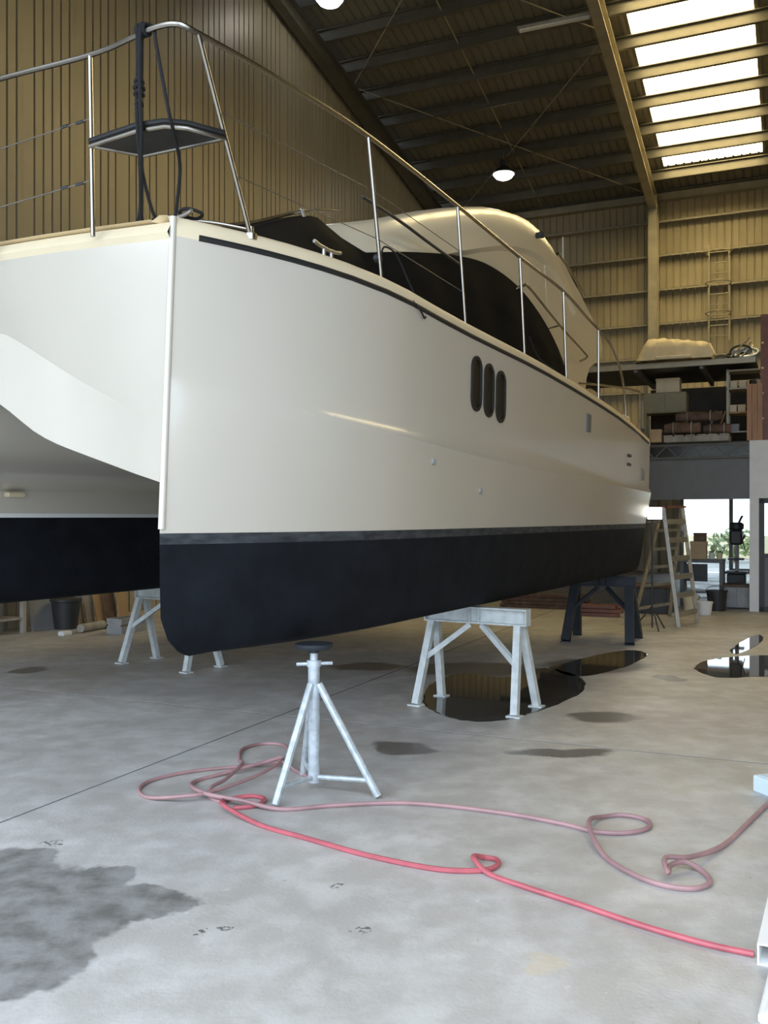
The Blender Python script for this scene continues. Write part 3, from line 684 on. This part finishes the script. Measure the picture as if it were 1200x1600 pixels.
def trestle(name, label, fr, zt, material, label_cat='trestle', legw=.055, beam=None):
    """fr: floor points of the four feet (front left, front right, rear left, rear right)."""
    P = [Vector(p) for p in fr]; c = (P[0]+P[1]+P[2]+P[3])/4
    L = ((P[0]+P[2])/2); R = ((P[1]+P[3])/2); d = (R-L).normalized(); n = Vector((-d.y, d.x, 0)); ln = (R-L).length
    rz = math.atan2(d.y, d.x); t = thing(name, label, label_cat, c, rz)
    h = ln/2; sp = ((P[2]-P[0]).length+(P[3]-P[1]).length)/4
    bh = .13
    m = MB(); e = h+.02
    m.box(-e, e, -.05, .05, zt-.012, zt).box(-e, e, -.05, .05, zt-bh, zt-bh+.012).box(-e, e, -.005, .005, zt-bh, zt)
    bm = m.build('beam', material, t)
    for x in (-e+.004, -.04, .04, e-.004): MB().box(x-.004, x+.004, -.048, .048, zt-bh+.012, zt-.012).build('web_plate', material, bm)
    for sx in (-1, 1):
        for sy in (-1, 1):
            a = Vector((sx*(h-.05), sy*.04, zt-bh)); b = Vector((sx*h, sy*sp, 0.012))
            m = MB(); m.bar(a, b, legw, legw, (1,0,0)); lg = m.build('leg', material, t)
            MB().box(sx*h-.055, sx*h+.055, sy*sp-.045, sy*sp+.045, 0, .012).build('foot_plate', material, lg)
        a = Vector((sx*.05, 0, zt-bh-.01)); b = Vector((sx*(h-.02), -sp*.55, zt*.46))
        m = MB(); m.bar(a, b, .04, .04); m.build('diagonal_brace', material, t)
    return t
trestle('trestle', 'pale grey steel trestle under the near hull standing in a puddle', [fl(655,1102), fl(810,1122), fl(685,1088), fl(833,1103)], .79, M_standwhite)
trestle('trestle', 'dark steel trestle under the stern of the near hull', [fl(884,1003), fl(984,1008), fl(902,992), fl(997,997)], .785, M_standblack, legw=.10)
trestle('trestle', 'pale grey steel trestle under the far hull', [fl(194,1037), fl(295,1052), fl(241,1028), fl(341,1041)], .79, M_standwhite)

# ---------------------------------------------------------------- hoses on the floor
def hose(name, label, px, material, r=.0115, lift=None):
    pts = []
    for i, (x, y) in enumerate(px):
        p = fl(x, y); p.z = r + (lift or {}).get(i, 0.0); pts.append(p)
    m = MB(); m.tube(spline(pts, 7), r, 8); return tag(m.build(name, material), label, 'hose')
hose('air_hose', 'bright red hose snaking from the coil to the white box tube', [(1178,1496),(1100,1479),(1000,1450),(900,1416),(820,1390),(765,1370),(742,1357),(741,1349),(758,1344),(777,1348),(776,1357),(755,1364),(700,1364),(640,1355),(560,1337),(480,1314),(410,1294),(360,1276),(346,1264),(358,1252),(392,1247),(413,1252),(400,1262),(365,1266)],
     M_hose_red, lift={6:.024,7:.02,17:.024,18:.024,22:.0,23:.0})
hose('air_hose', 'faded red hose coiled around the three-legged stand', [(480,1216),(462,1207),(440,1200),(380,1200),(300,1208),(240,1221),(217,1236),(232,1249),(290,1254),(335,1246),(400,1222),(440,1199),(453,1178),(440,1166),(405,1165),(378,1174),(374,1190),(378,1203),(352,1228),(330,1240),(328,1248),(350,1258)],
     M_hose_pink, .0105, lift={2:.024,3:.0,8:.024,9:.024,10:.024,11:.026,17:.026,18:.026,19:.024})
hose('air_hose', 'dusty pink hose with two loose loops on the right', [(440,1199),(400,1204),(340,1214),(305,1224),(300,1240),(325,1252),(380,1262),(440,1268),(520,1262),(620,1258),(700,1263),(800,1276),(880,1291),(930,1303),(980,1305),(1013,1297),(1010,1285),(975,1277),(940,1280),(922,1292),(923,1312),(945,1342),(985,1368),(1030,1386),(1080,1393),(1109,1384),(1100,1368),(1072,1360),(1048,1365),(1044,1378),(1040,1363),(1080,1354),(1130,1325),(1170,1288),(1215,1244)],
     M_hose_pink, .0115, lift={0:.05,1:.024,4:.026,5:.026,6:.024,13:.0,19:.024,20:.024,27:.024,28:.024,29:.026,30:.05,31:.03})
# white box tube, white board and pale blue beam at the right edge
def along(p0, ang, L, label, name, w, h, material, hollow=False, cat='tube'):
    t = thing(name, label, cat, (p0.x, p0.y, 0), ang)     # local y = along
    if hollow:
        k = .006
        MB().box(0, w, 0, L, 0, k).build('bottom_wall', material, t); MB().box(0, w, 0, L, h-k, h).build('top_wall', material, t)
        MB().box(0, k, 0, L, k, h-k).build('side_wall', material, t); MB().box(w-k, w, 0, L, k, h-k).build('side_wall', material, t)
        MB().box(k, w-k, .25, .26, k, h-k).build('end_plug', M_dark, t)
    else:
        MB().bbox(0, w, 0, L, 0, h, .006).build('body', material, t)
        MB().bbox(.02, w-.02, .02, L-.02, h, h+.004, .002).build('face_strip', material, t)
    return t
along(fl(1183,1507), -.47, 2.2, 'open-ended white box tube lying at the right edge', 'box_tube', .14, .072, M_white, True)
along(fl(1184,1600), -.49, .30, 'white board on the floor in the bottom right corner', 'board', .5, .03, M_white, cat='board')
along(fl(1176,1236), -1.25, 1.8, 'pale blue painted beam lying beyond the red hose', 'beam', .3, .09, M_paleblue, cat='beam')

# ---------------------------------------------------------------- puddles
def puddle(px, label):
    c = sum((fl(*p) for p in px), Vector())/len(px); pts = []
    P = [fl(*p) for p in px]; P.append(P[0]); sp = spline(P, 6)[:-1]
    for i, p in enumerate(sp):
        q = p+(p-c).normalized()*random.uniform(-.012, .012); pts.append((q.x, q.y))
    m = MB(); n = len(pts)
    m.add([(x, y, .0025) for x, y in pts]+[(c.x+(x-c.x)*1.02, c.y+(y-c.y)*1.02, .0) for x, y in pts]+[(c.x, c.y, .0025)],
          [(i, (i+1)%n, 2*n) for i in range(n)]+[(i, n+i, n+(i+1)%n, (i+1)%n) for i in range(n)])
    o = m.build('puddle', M_puddle); tag(o, label, 'puddle')
puddle([(672,1070),(720,1052),(790,1058),(850,1044),(905,1058),(908,1080),(870,1100),(800,1122),(740,1126),(690,1116),(664,1096)], 'dark puddle around the feet of the pale trestle')
puddle([(860,1042),(900,1032),(940,1022),(985,1016),(1010,1022),(990,1036),(940,1052),(890,1056)], 'thin dark puddle between the two near trestles')
puddle([(1085,1044),(1105,1032),(1150,1026),(1200,1024),(1260,1026),(1260,1056),(1190,1057),(1120,1058)], 'bright reflecting puddle at the right edge')
puddle([(1140,1016),(1160,1002),(1185,992),(1192,1000),(1172,1014),(1150,1022)], 'small shining puddle by the office front')

# ---------------------------------------------------------------- lamps
def high_bay(p, label):
    t = thing('high_bay_lamp', label, 'lamp', p, group=None)
    m = MB(); m.lathe([(.08,.36),(.12,.34),(.12,.18),(.18,.14),(.30,.0),(.305,-.01),(.29,-.01)], 24); m.build('housing', M_dark, t)
    m = MB(); m.lathe([(.001,-.15),(.12,-.135),(.21,-.09),(.27,-.012),(.27,-.004),(.001,-.004)], 24); m.build('lens', M_lamp, t)
    s_, r_ = bl(p); m = MB(); m.tube([(0,0,.3),(0,0,roofz(r_)-p[2]-.1)], .012, 6); m.build('hanger_rod', M_steel, t)
high_bay(at(787,272,24.0), 'lit round high bay lamp hanging above the cabin roof')
high_bay(at(515,-2,18.4), 'lit round high bay lamp at the top edge by the end wall')
# step ladder behind the stern
def step_ladder():
    A0 = fl(1060,980); A1 = fl(1090,972); T0 = at(1036,792,12.75); T1 = at(1066,792,13.1)
    c = (A0+A1)/2; t = thing('step_ladder', 'aluminium step ladder standing behind the stern', 'ladder', c)
    o = c
    for (a, b) in ((A0, T0), (A1, T1)):
        m = MB(); m.bar(a-o, b-o, .05, .025); m.build('stile', M_alu, t)
    for k in range(6):
        f = .10+.155*k; m = MB(); m.bar(A0.lerp(T0, f)-o, A1.lerp(T1, f)-o, .03, .07); m.build('rung', M_alu, t)
    B0 = fl(990,972); B1 = fl(1046,962)
    for (a, b) in ((B0, T0), (B1, T1)):
        m = MB(); m.bar(a-o, b-o+Vector((0,.03,0)), .05, .025); m.build('rear_stile', M_alu, t)
    for f in (.12,.32,.48,.64,.8):
        m = MB(); m.bar(B0.lerp(T0, f)-o, B1.lerp(T1, f)-o, .03, .04); m.build('rear_rung', M_alu, t)
    m = MB(); m.bar(T0-o, T1-o, .12, .03); m.build('top_cap', M_redsteel, t)
step_ladder()
def work_lamp():
    p = at(1021,802,12.3); t = thing('work_lamp', 'glaring work lamp clamped by the ladder at the stern', 'lamp', p, .28)
    m = MB(); m.bbox(-.12,.12,-.03,.06,-.09,.09,.015); m.build('housing', M_dark, t)
    m = MB(); m.bbox(-.105,.105,-.036,-.03,-.075,.075,.002); m.build('lens', M_work, t)
    m = MB(); m.tube([(.0,.03,-.06),(.0,.03,-p.z+.03)], .012, 8); m.build('pole', M_dark, t)
    for a in (0.3, 2.4, 4.5):
        m = MB(); m.tube([(0,.03,.32-p.z),(math.cos(a)*.24,.03+math.sin(a)*.24,.012-p.z)], .010, 6); m.build('leg', M_dark, t)
    m = MB(); m.tube([(-.135,.01,0),(-.135,.01,-.12),(.135,.01,-.12),(.135,.01,0)], .007, 6); m.build('bracket', M_dark, t)
work_lamp()

# ---------------------------------------------------------------- background things
def bthing(name, label, cat, p, drz=0.0, group=None):    # a thing whose local axes follow the building
    return thing(name, label, cat, p, BROT+drz, group)
def onmezz(px, D, z=MZ): return Vector(((px-600)/F*D, D, z))
# batten light under the roof
a = at(808,46,18.9); b = at(925,22,18.6)
t = thing('batten_light', 'unlit white batten light fixed under the roof purlins', 'light', a)
m = MB(); m.bar((0,0,0), b-a, .13, .05); m.build('body', M_greymid, t)
m = MB(); m.bar((b-a)*.03-Vector((0,0,.045)), (b-a)*.97-Vector((0,0,.045)), .09, .045); m.build('diffuser', M_white, t)
# access ladder on the back wall
s0, r0 = bl(at(1108,440,25.0)); 
t = bthing('wall_ladder', 'steel access ladder fixed to the back wall girts', 'ladder', bw(s0, .28, 6.2))
for x in (0, .52):
    m = MB(); m.bar((x,0,0), (x,0,2.6), .05, .04); m.build('stile', M_steel, t)
for k in range(9): m = MB(); m.bar((0,0,.15+.28*k), (.52,0,.15+.28*k), .025); m.build('rung', M_steel, t)
for k in (0, 1, 2):
    m = MB(); m.tube(spline([(0,0,.7+.8*k),(-.05,-.35,.7+.8*k),(.26,-.62,.7+.8*k),(.57,-.35,.7+.8*k),(.52,0,.7+.8*k)], 5), .015, 6); m.build('safety_hoop', M_steel, t)
# canvas bundle on the storage platform
c = onmezz(1064, 15.35, 4.06)
rows = []
NU, NV = 22, 14
for i in range(NU+1):
    f = i/NU; x = -.66+1.16*f
    h = .40*min(1, (f/.14)**.7)*(1-.30*max(0, f-.35)/.65)*min(1, ((1-f)/.03+.35)); w = .42*(1-.15*f)
    rr = []
    for j in range(NV+1):
        a_ = math.pi*j/NV; k = .03*math.sin(i*1.7+j*1.3)+.02*math.sin(i*.9-j*2.1)
        rr.append((x+.05*math.sin(j*.9)*(1 if i in (0, NU) else .3), -w*math.cos(a_)*(1+k), max(0, (abs(math.sin(a_))**.45)*h*(1+1.2*k))))
    rows.append(rr)
m = MB(); m.grid(rows); n = NV+1; m.add(rows[0], [tuple(range(n))]); m.add(rows[-1], [tuple(range(n))])
t = bthing('canvas_bundle', 'cream canvas bundle lying on the high storage platform', 'bundle', c)
m.build('wrap', M_canvas, t, 70)
m = MB(); m.bbox(-.35,.2,-.46,-.40,.0,.05,.01); m.build('batten', M_boxwhite, t)
# tangle of hoses and rods beside it
c = onmezz(1157, 15.0, 4.06); t = bthing('hose_pile', 'tangled grey and black hoses piled beside the canvas bundle', 'hoses', c)
for k in range(7):
    pts = []; R = .10+.04*random.random(); ph = random.random()*6; tilt = random.uniform(.3, 1.2); cx = random.uniform(-.1, .12)
    for j in range(15):
        a_ = ph+j*.55; pts.append((cx+R*1.15*math.cos(a_), R*.6*math.sin(a_)*math.cos(tilt), .02+.20+R*.9*math.sin(a_)*math.sin(tilt)))
    zmin = min(p[2] for p in pts); pts = [(p[0], p[1], p[2]-zmin+.02) for p in pts]
    m = MB(); m.tube(spline(pts, 3), .018, 6); m.build('hose_loop', (M_galv, M_dark, M_alu)[k % 3], t)
for k in range(3):
    m = MB(); m.tube([(-.14+.08*k, -.1, .02), (.13+.03*k, .12, .36-.07*k)], .014, 6); m.build('rod', M_alu, t)
# beige cabinet with a carton on it
c = onmezz(1041, 16.4); t = bthing('cabinet', 'beige metal cabinet on legs in the mezzanine store', 'cabinet', c)
MB().bbox(-.36,.36,-.2,.2,.60,.96,.01).build('body', M_cabinet, t)
for x in (-.355, .005): MB().bbox(x,x+.35,-.215,-.2,.62,.94,.004).build('door', M_cabinet, t)
for x in (-.33,.33):
    for y in (-.17,.17): MB().bbox(x-.02,x+.02,y-.02,y+.02,0,.60,.003).build('leg', M_cabinet, t)
def carton(p, w, d, h, label, material=M_boxwhite, cat='box', group=None, lidm=None):
    t = bthing('carton', label, cat, p, 0, group)
    MB().bbox(-w/2,w/2,-d/2,d/2,0,h,.006).build('body', material, t)
    MB().bbox(-w/2-.006,w/2+.006,-d/2-.006,d/2+.006,h*.82,h+.004,.003).build('lid', lidm or material, t); return t
carton(onmezz(1045, 16.4, MZ+.962), .40, .3, .25, 'beige storage box on top of the metal cabinet', M_boxwhite)
# shelving unit with boxes
c = onmezz(1168, 15.5); t = bthing('shelf_unit', 'steel shelving unit with boxes at the mezzanine edge', 'shelf', c)
for x in (-.30,.30):
    for y in (-.17,.17): MB().box(x-.02,x+.02,y-.02,y+.02,0,1.24).build('upright', M_steel, t)
SHZ = (.18,.50,.90,1.20)
for z in SHZ: MB().bbox(-.32,.32,-.19,.19,z,z+.03,.004).build('shelf', M_wood if z == .50 else M_steel, t)
def onshelf(x, z): q = c+BX*x; return Vector((q.x, q.y, MZ+z+.031))
for (x, lab) in ((-.21,'leftmost cream box on the top row of the shelving unit'),(-.07,'second cream box on the top row of the shelving unit'),(.21,'cream box at the right end of the shelving unit top row')):
    carton(onshelf(x, .90),   .11, .2, .12, lab, M_boxwhite)
t2 = bthing('paint_can', 'dark paint can between the cream boxes on the shelving unit', 'can', onshelf(.08, .90))
MB().lathe([(.05,0),(.055,.01),(.055,.12),(.05,.13)], 14).build('can_body', M_dark, t2); MB().lathe([(.046,.13),(.046,.138)], 14).build('can_lid', M_greymid, t2)
for (x, lab) in ((-.22,'left pale box on the timber shelf'),(-.09,'right pale box on the timber shelf')): carton(onshelf(x, .50),   .11, .2, .12, lab, M_boxwhite)
carton(onshelf(-.2, .18), .14, .2, .12, 'small grey box low on the shelving unit', M_greymid)
# timber panel and red oxide post
c = onmezz(1179, 14.75); t = bthing('plank_screen', 'reddish brown timber panel standing in front of the shelves', 'panel', c)
for k in range(3): MB().bbox(-.115+.078*k,-.039+.078*k,-.012,.012,0,.90,.003).build('board', M_ply, t)
c = onmezz(1195, 14.8); t = bthing('steel_post', 'red oxide steel post at the right edge of the mezzanine', 'post', c)
ibeam(MB(), (0,0,.01), (0,0,2.0), (0,1,0), .12, .14, .014).build('shaft', M_redsteel, t); MB().box(-.1,.1,-.1,.1,0,.012).build('base_plate', M_redsteel, t)
for z in (.35,.75,1.15,1.55): MB().tube([(-.03,-.07,z),(-.03,-.09,z)], .018, 8).build('bolt', M_boxwhite, t)
# bundles and pallet on the mezzanine
c = onmezz(1090, 15.2); t = bthing('pallet', 'timber pallet at the front edge of the mezzanine', 'pallet', c)
for y in (-.25,0,.25): MB().bbox(-.5,.5,y-.04,y+.04,.022,.09,.003).build('bearer', M_bark, t)
for k in range(6): MB().bbox(-.5+.172*k,-.36+.172*k,-.32,.32,.09,.11,.002).build('slat', M_bark, t)
for k in range(3): MB().bbox(-.5,.5,-.3+.25*k,-.2+.25*k,0,.022,.002).build('bottom_slat', M_bark, t)
ROLLS = ((1068,-.14,.0,.10,.56,'brown rolled tarpaulin at the front left of the pallet'),(1122,-.14,.0,.09,.42,'brown rolled tarpaulin at the front right of the pallet'),(1066,.15,.0,.09,.5,'brown rolled tarpaulin at the back of the pallet'),(1092,.0,.215,.09,.72,'dark brown rolled tarpaulin on top of the heap'))
for (px, y, z, R, L, lab) in ROLLS:
    p = onmezz(px, 15.22, MZ+.125)+BY*y; rows = []
    for j in range(13):
        f = j/12; rr = R*(.55+.45*math.sin(math.pi*min(1, max(0, .12+.76*f)))**.4)
        rows.append([(-L/2+L*f, rr*math.cos(q)*(1+.10*math.sin(2*q+j*.9)), z+R+rr*math.sin(q)*(1+.12*math.sin(3*q+j*.7))*.9) for q in [2*math.pi*k/14 for k in range(14)]])
    m = MB(); m.grid(rows, True, True); m.add(rows[0], [tuple(range(14))]); m.add(rows[-1], [tuple(range(14))])
    t = bthing('rolled_tarp', lab, 'tarpaulin', p); m.build('roll', M_brown, t, 80)
    for f in (-.25, .25): m = MB(); m.tube([(f*L, 1.08*R*math.cos(q), z+R+1.02*R*math.sin(q)) for q in [2*math.pi*k/12 for k in range(13)]], .008, 5); m.build('tie_cord', M_bark, t)
p = onmezz(1026, 15.15); carton(p, .16, .16, .2, 'brown cardboard box at the left end of the mezzanine edge', M_box)
for (px, mm, lab) in ((1113, M_alu, 'pale rod leaning among the stored sacks'), (1128, M_wood, 'thin timber stick leaning among the stored sacks')):
    p = onmezz(px-14, 15.95); t = bthing('rod', lab, 'rod', p); m = MB(); m.tube([(0,0,.005),(.2,.08,.62)], .014, 8); m.build('shaft', mm, t); m = MB(); m.tube([(.195,.078,.60),(.205,.082,.635)], .02, 8); m.build('end_cap', M_dark, t)
# office front: bench, machines, boxes
def gp(px, D): return Vector(((px-600)/F*D, D, 0))
c = gp(1098, 16.1); t = bthing('work_bench', 'dark steel work bench inside the open office front', 'bench', c)
MB().bbox(-.36,.36,-.28,.28,.72,.78,.008).build('top', M_grey, t); MB().bbox(-.32,.32,-.24,.24,.2,.23,.004).build('lower_shelf', M_grey, t)
for x in (-.32,.32):
    for y in (-.24,.24): MB().bbox(x-.03,x+.03,y-.03,y+.03,0,.72,.004).build('leg', M_grey, t)
MB().bbox(-.34,.1,-.26,-.24,.40,.70,.004).build('drawer_front', M_dark, t)
carton(gp(1092, 15.9)+Vector((0,0,.782)), .26, .22, .30, 'brown carton standing on the dark work bench', M_box)
carton(gp(1094, 15.9)+Vector((0,0,1.088)), .2, .18, .14, 'small brown carton stacked on top of another on the bench', M_brown)
for (px, mm, lab) in ((1112, M_white, 'white jar on the work bench'), (1124, M_boxwhite, 'cream jar near the end of the work bench')):
    t = bthing('jar', lab, 'jar', gp(px, 15.8)+Vector((0,0,.782))); MB().lathe([(.04,0),(.045,.01),(.045,.10),(.03,.12)], 12).build('jar_body', mm, t); MB().lathe([(.035,.12),(.035,.14)], 12).build('lid', M_dark, t)
# bench drill
c = gp(1151, 16.2); t = bthing('pillar_drill', 'dark pillar drill silhouetted against the bright glass doors', 'drill', c)
MB().bbox(-.15,.15,-.2,.2,0,.52,.02).build('pedestal', M_dark, t); MB().bbox(-.18,.18,-.24,.24,.52,.56,.01).build('base', M_dark, t)
MB().tube([(0,.12,.56),(0,.12,1.25)], .035, 10).build('column', M_galv, t)
hd_ = MB().bbox(-.10,.10,-.22,.2,1.02,1.28,.03).build('head', M_dark, t)
MB().lathe([(.10,0),(.12,.02),(.12,.10),(.08,.13)], 16, (0,-.02,1.28)).build('pulley_cover', M_dark, hd_)
MB().tube([(0,-.16,1.03),(0,-.16,.88)], .025, 8).build('spindle', M_galv, t)
MB().bbox(-.13,.13,-.26,.02,.76,.79,.006).build('table', M_dark, t)
for a_ in (0.4, 2.5, 4.6): MB().tube([(.10,-.1,1.1),(.14,-.1+.16*math.cos(a_),1.1+.16*math.sin(a_))], .01, 6).build('feed_handle', M_dark, hd_)
MB().tube(spline([(0,.1,1.25),(.04,.1,1.42),(.09,.05,1.52)], 5), .02, 7).build('lamp_arm', M_dark, hd_)
# low cabinet, buckets and bin at the office front
c = gp(1152, 15.3); t = bthing('low_cabinet', 'low brown and grey cabinet in front of the pillar drill', 'cabinet', c)
MB().bbox(-.2,.2,-.16,.16,.02,.36,.01).build('body', M_greymid, t); MB().bbox(-.22,.22,-.18,.18,.36,.40,.006).build('top', M_brown, t)
for x in (-.19,.005): MB().bbox(x,x+.185,-.172,-.16,.05,.34,.003).build('door', M_greymid, t)
def bucket(p, r, h, mm, lab):
    t = bthing('bucket', lab, 'bucket', p)
    MB().lathe([(r*.8,0),(r,h),(r*1.06,h),(r*1.06,h-.02),(r*.98,h-.02)], 16).build('pail', mm, t)
    m = MB(); m.tube([(r*math.cos(q), -.02, h+.5*r*math.sin(q)) for q in [math.pi*k/10 for k in range(11)]], .005, 6); m.build('handle', M_dark, t)
bucket(gp(1080, 14.6), .13, .24, M_boxwhite, 'pale bucket beside the foot of the ladder')
bucket(gp(1101, 14.3), .12, .20, M_white, 'white bucket in front of the work bench')
bucket(gp(1120, 14.9), .16, .32, M_dark, 'black bucket between the bench and the low cabinet')
t = bthing('storage_crate', 'dark crate on the floor behind the ladder', 'crate', gp(1022, 14.6))
MB().bbox(-.28,.28,-.2,.2,.0,.40,.01).build('body', M_dark, t); MB().bbox(-.30,.30,-.22,.22,.40,.45,.01).build('lid', M_brown, t)
for x in (-.2,0,.2): MB().bbox(x-.02,x+.02,-.212,-.2,.03,.38,.003).build('rib', M_dark, t)
# timber stacked on the floor behind the stern trestle
def plank_stack(px, D, label, n, L, material):
    t = bthing('timber_stack', label, 'timber', gp(px, D))
    for k in range(n):
        y = .10*(k % 2); z = .06*(k//2); MB().bbox(-L/2+.04*(k % 3), L/2-.05*((k+1) % 3), y, y+.09, z, z+.055, .004).build('plank', material, t)
plank_stack(850, 15.2, 'low stack of brown timber beyond the dark trestle', 8, 1.5, M_brown)
plank_stack(930, 14.0, 'short timber stack between the dark trestle legs', 6, .8, M_redsteel)
# outside the glass doors: shrubs and a pale fence
def shrub(s_, r_, R, H, label):
    t = bthing('shrub', label, 'shrub', bw(s_, r_, -.12)); m = MB()
    random.seed(int(s_*10)); 
    for k in range(170):
        a_ = random.random()*6.283; q = R*math.sqrt(random.random()); z = .2+H*random.random()*(1-.5*q/R); c_ = Vector((q*math.cos(a_), q*math.sin(a_), z))
        d = Vector((random.uniform(-1,1), random.uniform(-1,1), random.uniform(-.5,1))).normalized()*.16; e = d.orthogonal().normalized()*.07
        m.add([c_-d, c_+e, c_+d, c_-e], [(0,1,2,3)])
    m.build('foliage', M_green, t, kind='stuff'); MB().tube([(0,0,0),(0,0,H*.7)], .04, 6).build('stem', M_brown, t)
shrub(7.6, -9, .9, 1.3, 'green shrub in the yard beyond the left glass door')
shrub(10.6, -8, 1.0, 1.5, 'green shrub in the yard beyond the right glass door')
t = bthing('yard_wall', 'pale low wall in the yard beyond the glass doors', 'wall', bw(3, -12, -.12))
for k in range(8): MB().bbox(k*2.0, k*2.0+1.98, 0, .12, 0, .9, .01).build('panel', M_boxwhite, t)

# ---------------------------------------------------------------- along the end wall behind the far hull
WROT = BROT-math.pi/2                                     # local x runs along the wall away from the camera... local y away from the wall
def lw(px, py, off=0.0): return fl(px, py)+BX*off
def wthing(name, label, cat, p): return thing(name, label, cat, p, BROT+math.pi/2)
# local x = towards the back wall, local y = towards the left wall
t = wthing('crate_rack', 'weathered timber rack at the left edge behind the far hull', 'rack', lw(2, 994))
for x in (-.35,.36):
    for y in (0,.4): MB().bbox(x-.03,x+.03,y-.03,y+.03,0,.85,.004).build('post', M_bark, t)
for z in (.18,.42,.66): 
    for y in (-.02,.13,.28): MB().bbox(-.38,.39,y,y+.12,z,z+.025,.003).build('slat', M_bark, t)
t = wthing('sheet_panel', 'plain grey sheet leaning on the end wall', 'panel', lw(73, 983))
MB().add([], []).prism([(-.25,0),(.25,0),(.25,.9),(-.25,.9)], lambda p: (p[0], .16*p[1]/.9, p[1]), lambda p: (p[0], .16*p[1]/.9+.02, p[1]-.0)).build('sheet', M_greymid, t)
MB().bbox(-.26,.26,-.01,.03,0,.02,.003).build('edge_strip', M_bark, t)
t = wthing('bin', 'black plastic bin beside the grey sheet', 'bin', lw(103, 982))
MB().lathe([(.15,0),(.19,.36),(.21,.37),(.21,.40),(.17,.40)], 18).build('tub', M_dark, t); MB().lathe([(.19,.40),(.05,.44)], 18).build('lid', M_dark, t)
for (px, w, hh, mm, lab) in ((112,.10,.62,M_boxwhite,'pale narrow board leaning beside the black bin'),(128,.13,.75,M_bark,'grey weathered plank leaning on the end wall'),(143,.16,.78,M_bark,'wide weathered plank leaning on the end wall'),(160,.18,.80,M_wood,'orange pine board leaning on the end wall'),(177,.2,.82,M_brown,'dark brown board leaning between pine boards'),(196,.2,.84,M_wood,'pine board nearest the far trestle')):
    t = wthing('leaning_board', lab, 'board', lw(px, 978-(px-110)*.09))
    MB().prism([(-w/2,0),(w/2,0),(w/2,hh),(-w/2,hh)], lambda p: (p[0], .2*p[1], p[1]), lambda p: (p[0], .2*p[1]+.025, p[1])).build('plank', mm, t)
    MB().prism([(-w/2,hh),(w/2,hh),(w/2,hh+.006),(-w/2,hh+.006)], lambda p: (p[0], .2*p[1], p[1]), lambda p: (p[0], .2*p[1]+.025, p[1])).build('end_grain', M_brown, t)
t = wthing('grey_crate', 'low grey crate in front of the leaning planks', 'crate', lw(140, 984, .62))
for z in (.02,.12): MB().bbox(-.25,.25,-.12,-.10,z,z+.08,.003).build('side_slat', M_greymid, t); MB().bbox(-.25,.25,.10,.12,z,z+.08,.003).build('side_slat', M_greymid, t)
MB().bbox(-.25,.25,-.12,.12,0,.02,.003).build('bottom', M_greymid, t)
for x in (-.25,.23): MB().bbox(x,x+.02,-.1,.1,.02,.2,.003).build('end_board', M_greymid, t)
pa = lw(94, 987, .34); pb = lw(205, 967, .34); t = thing('rolled_mat', 'long pale rolled sheet lying along the end wall', 'roll', pa)
MB().tube([(0,0,.06), (pb-pa)+Vector((0,0,.06))], .055, 12).build('roll', M_bark, t); MB().tube([Vector((0,0,.06))+(pb-pa)*.3, Vector((0,0,.06))+(pb-pa)*.33], .058, 12).build('strap', M_dark, t)
t = wthing('pale_box', 'small white block in front of the grey sheet', 'box', lw(92, 992, .1)); MB().bbox(-.08,.08,-.05,.05,0,.05,.01).build('body', M_white, t); MB().bbox(-.07,.07,-.04,.04,.05,.056,.002).build('cover', M_white, t)
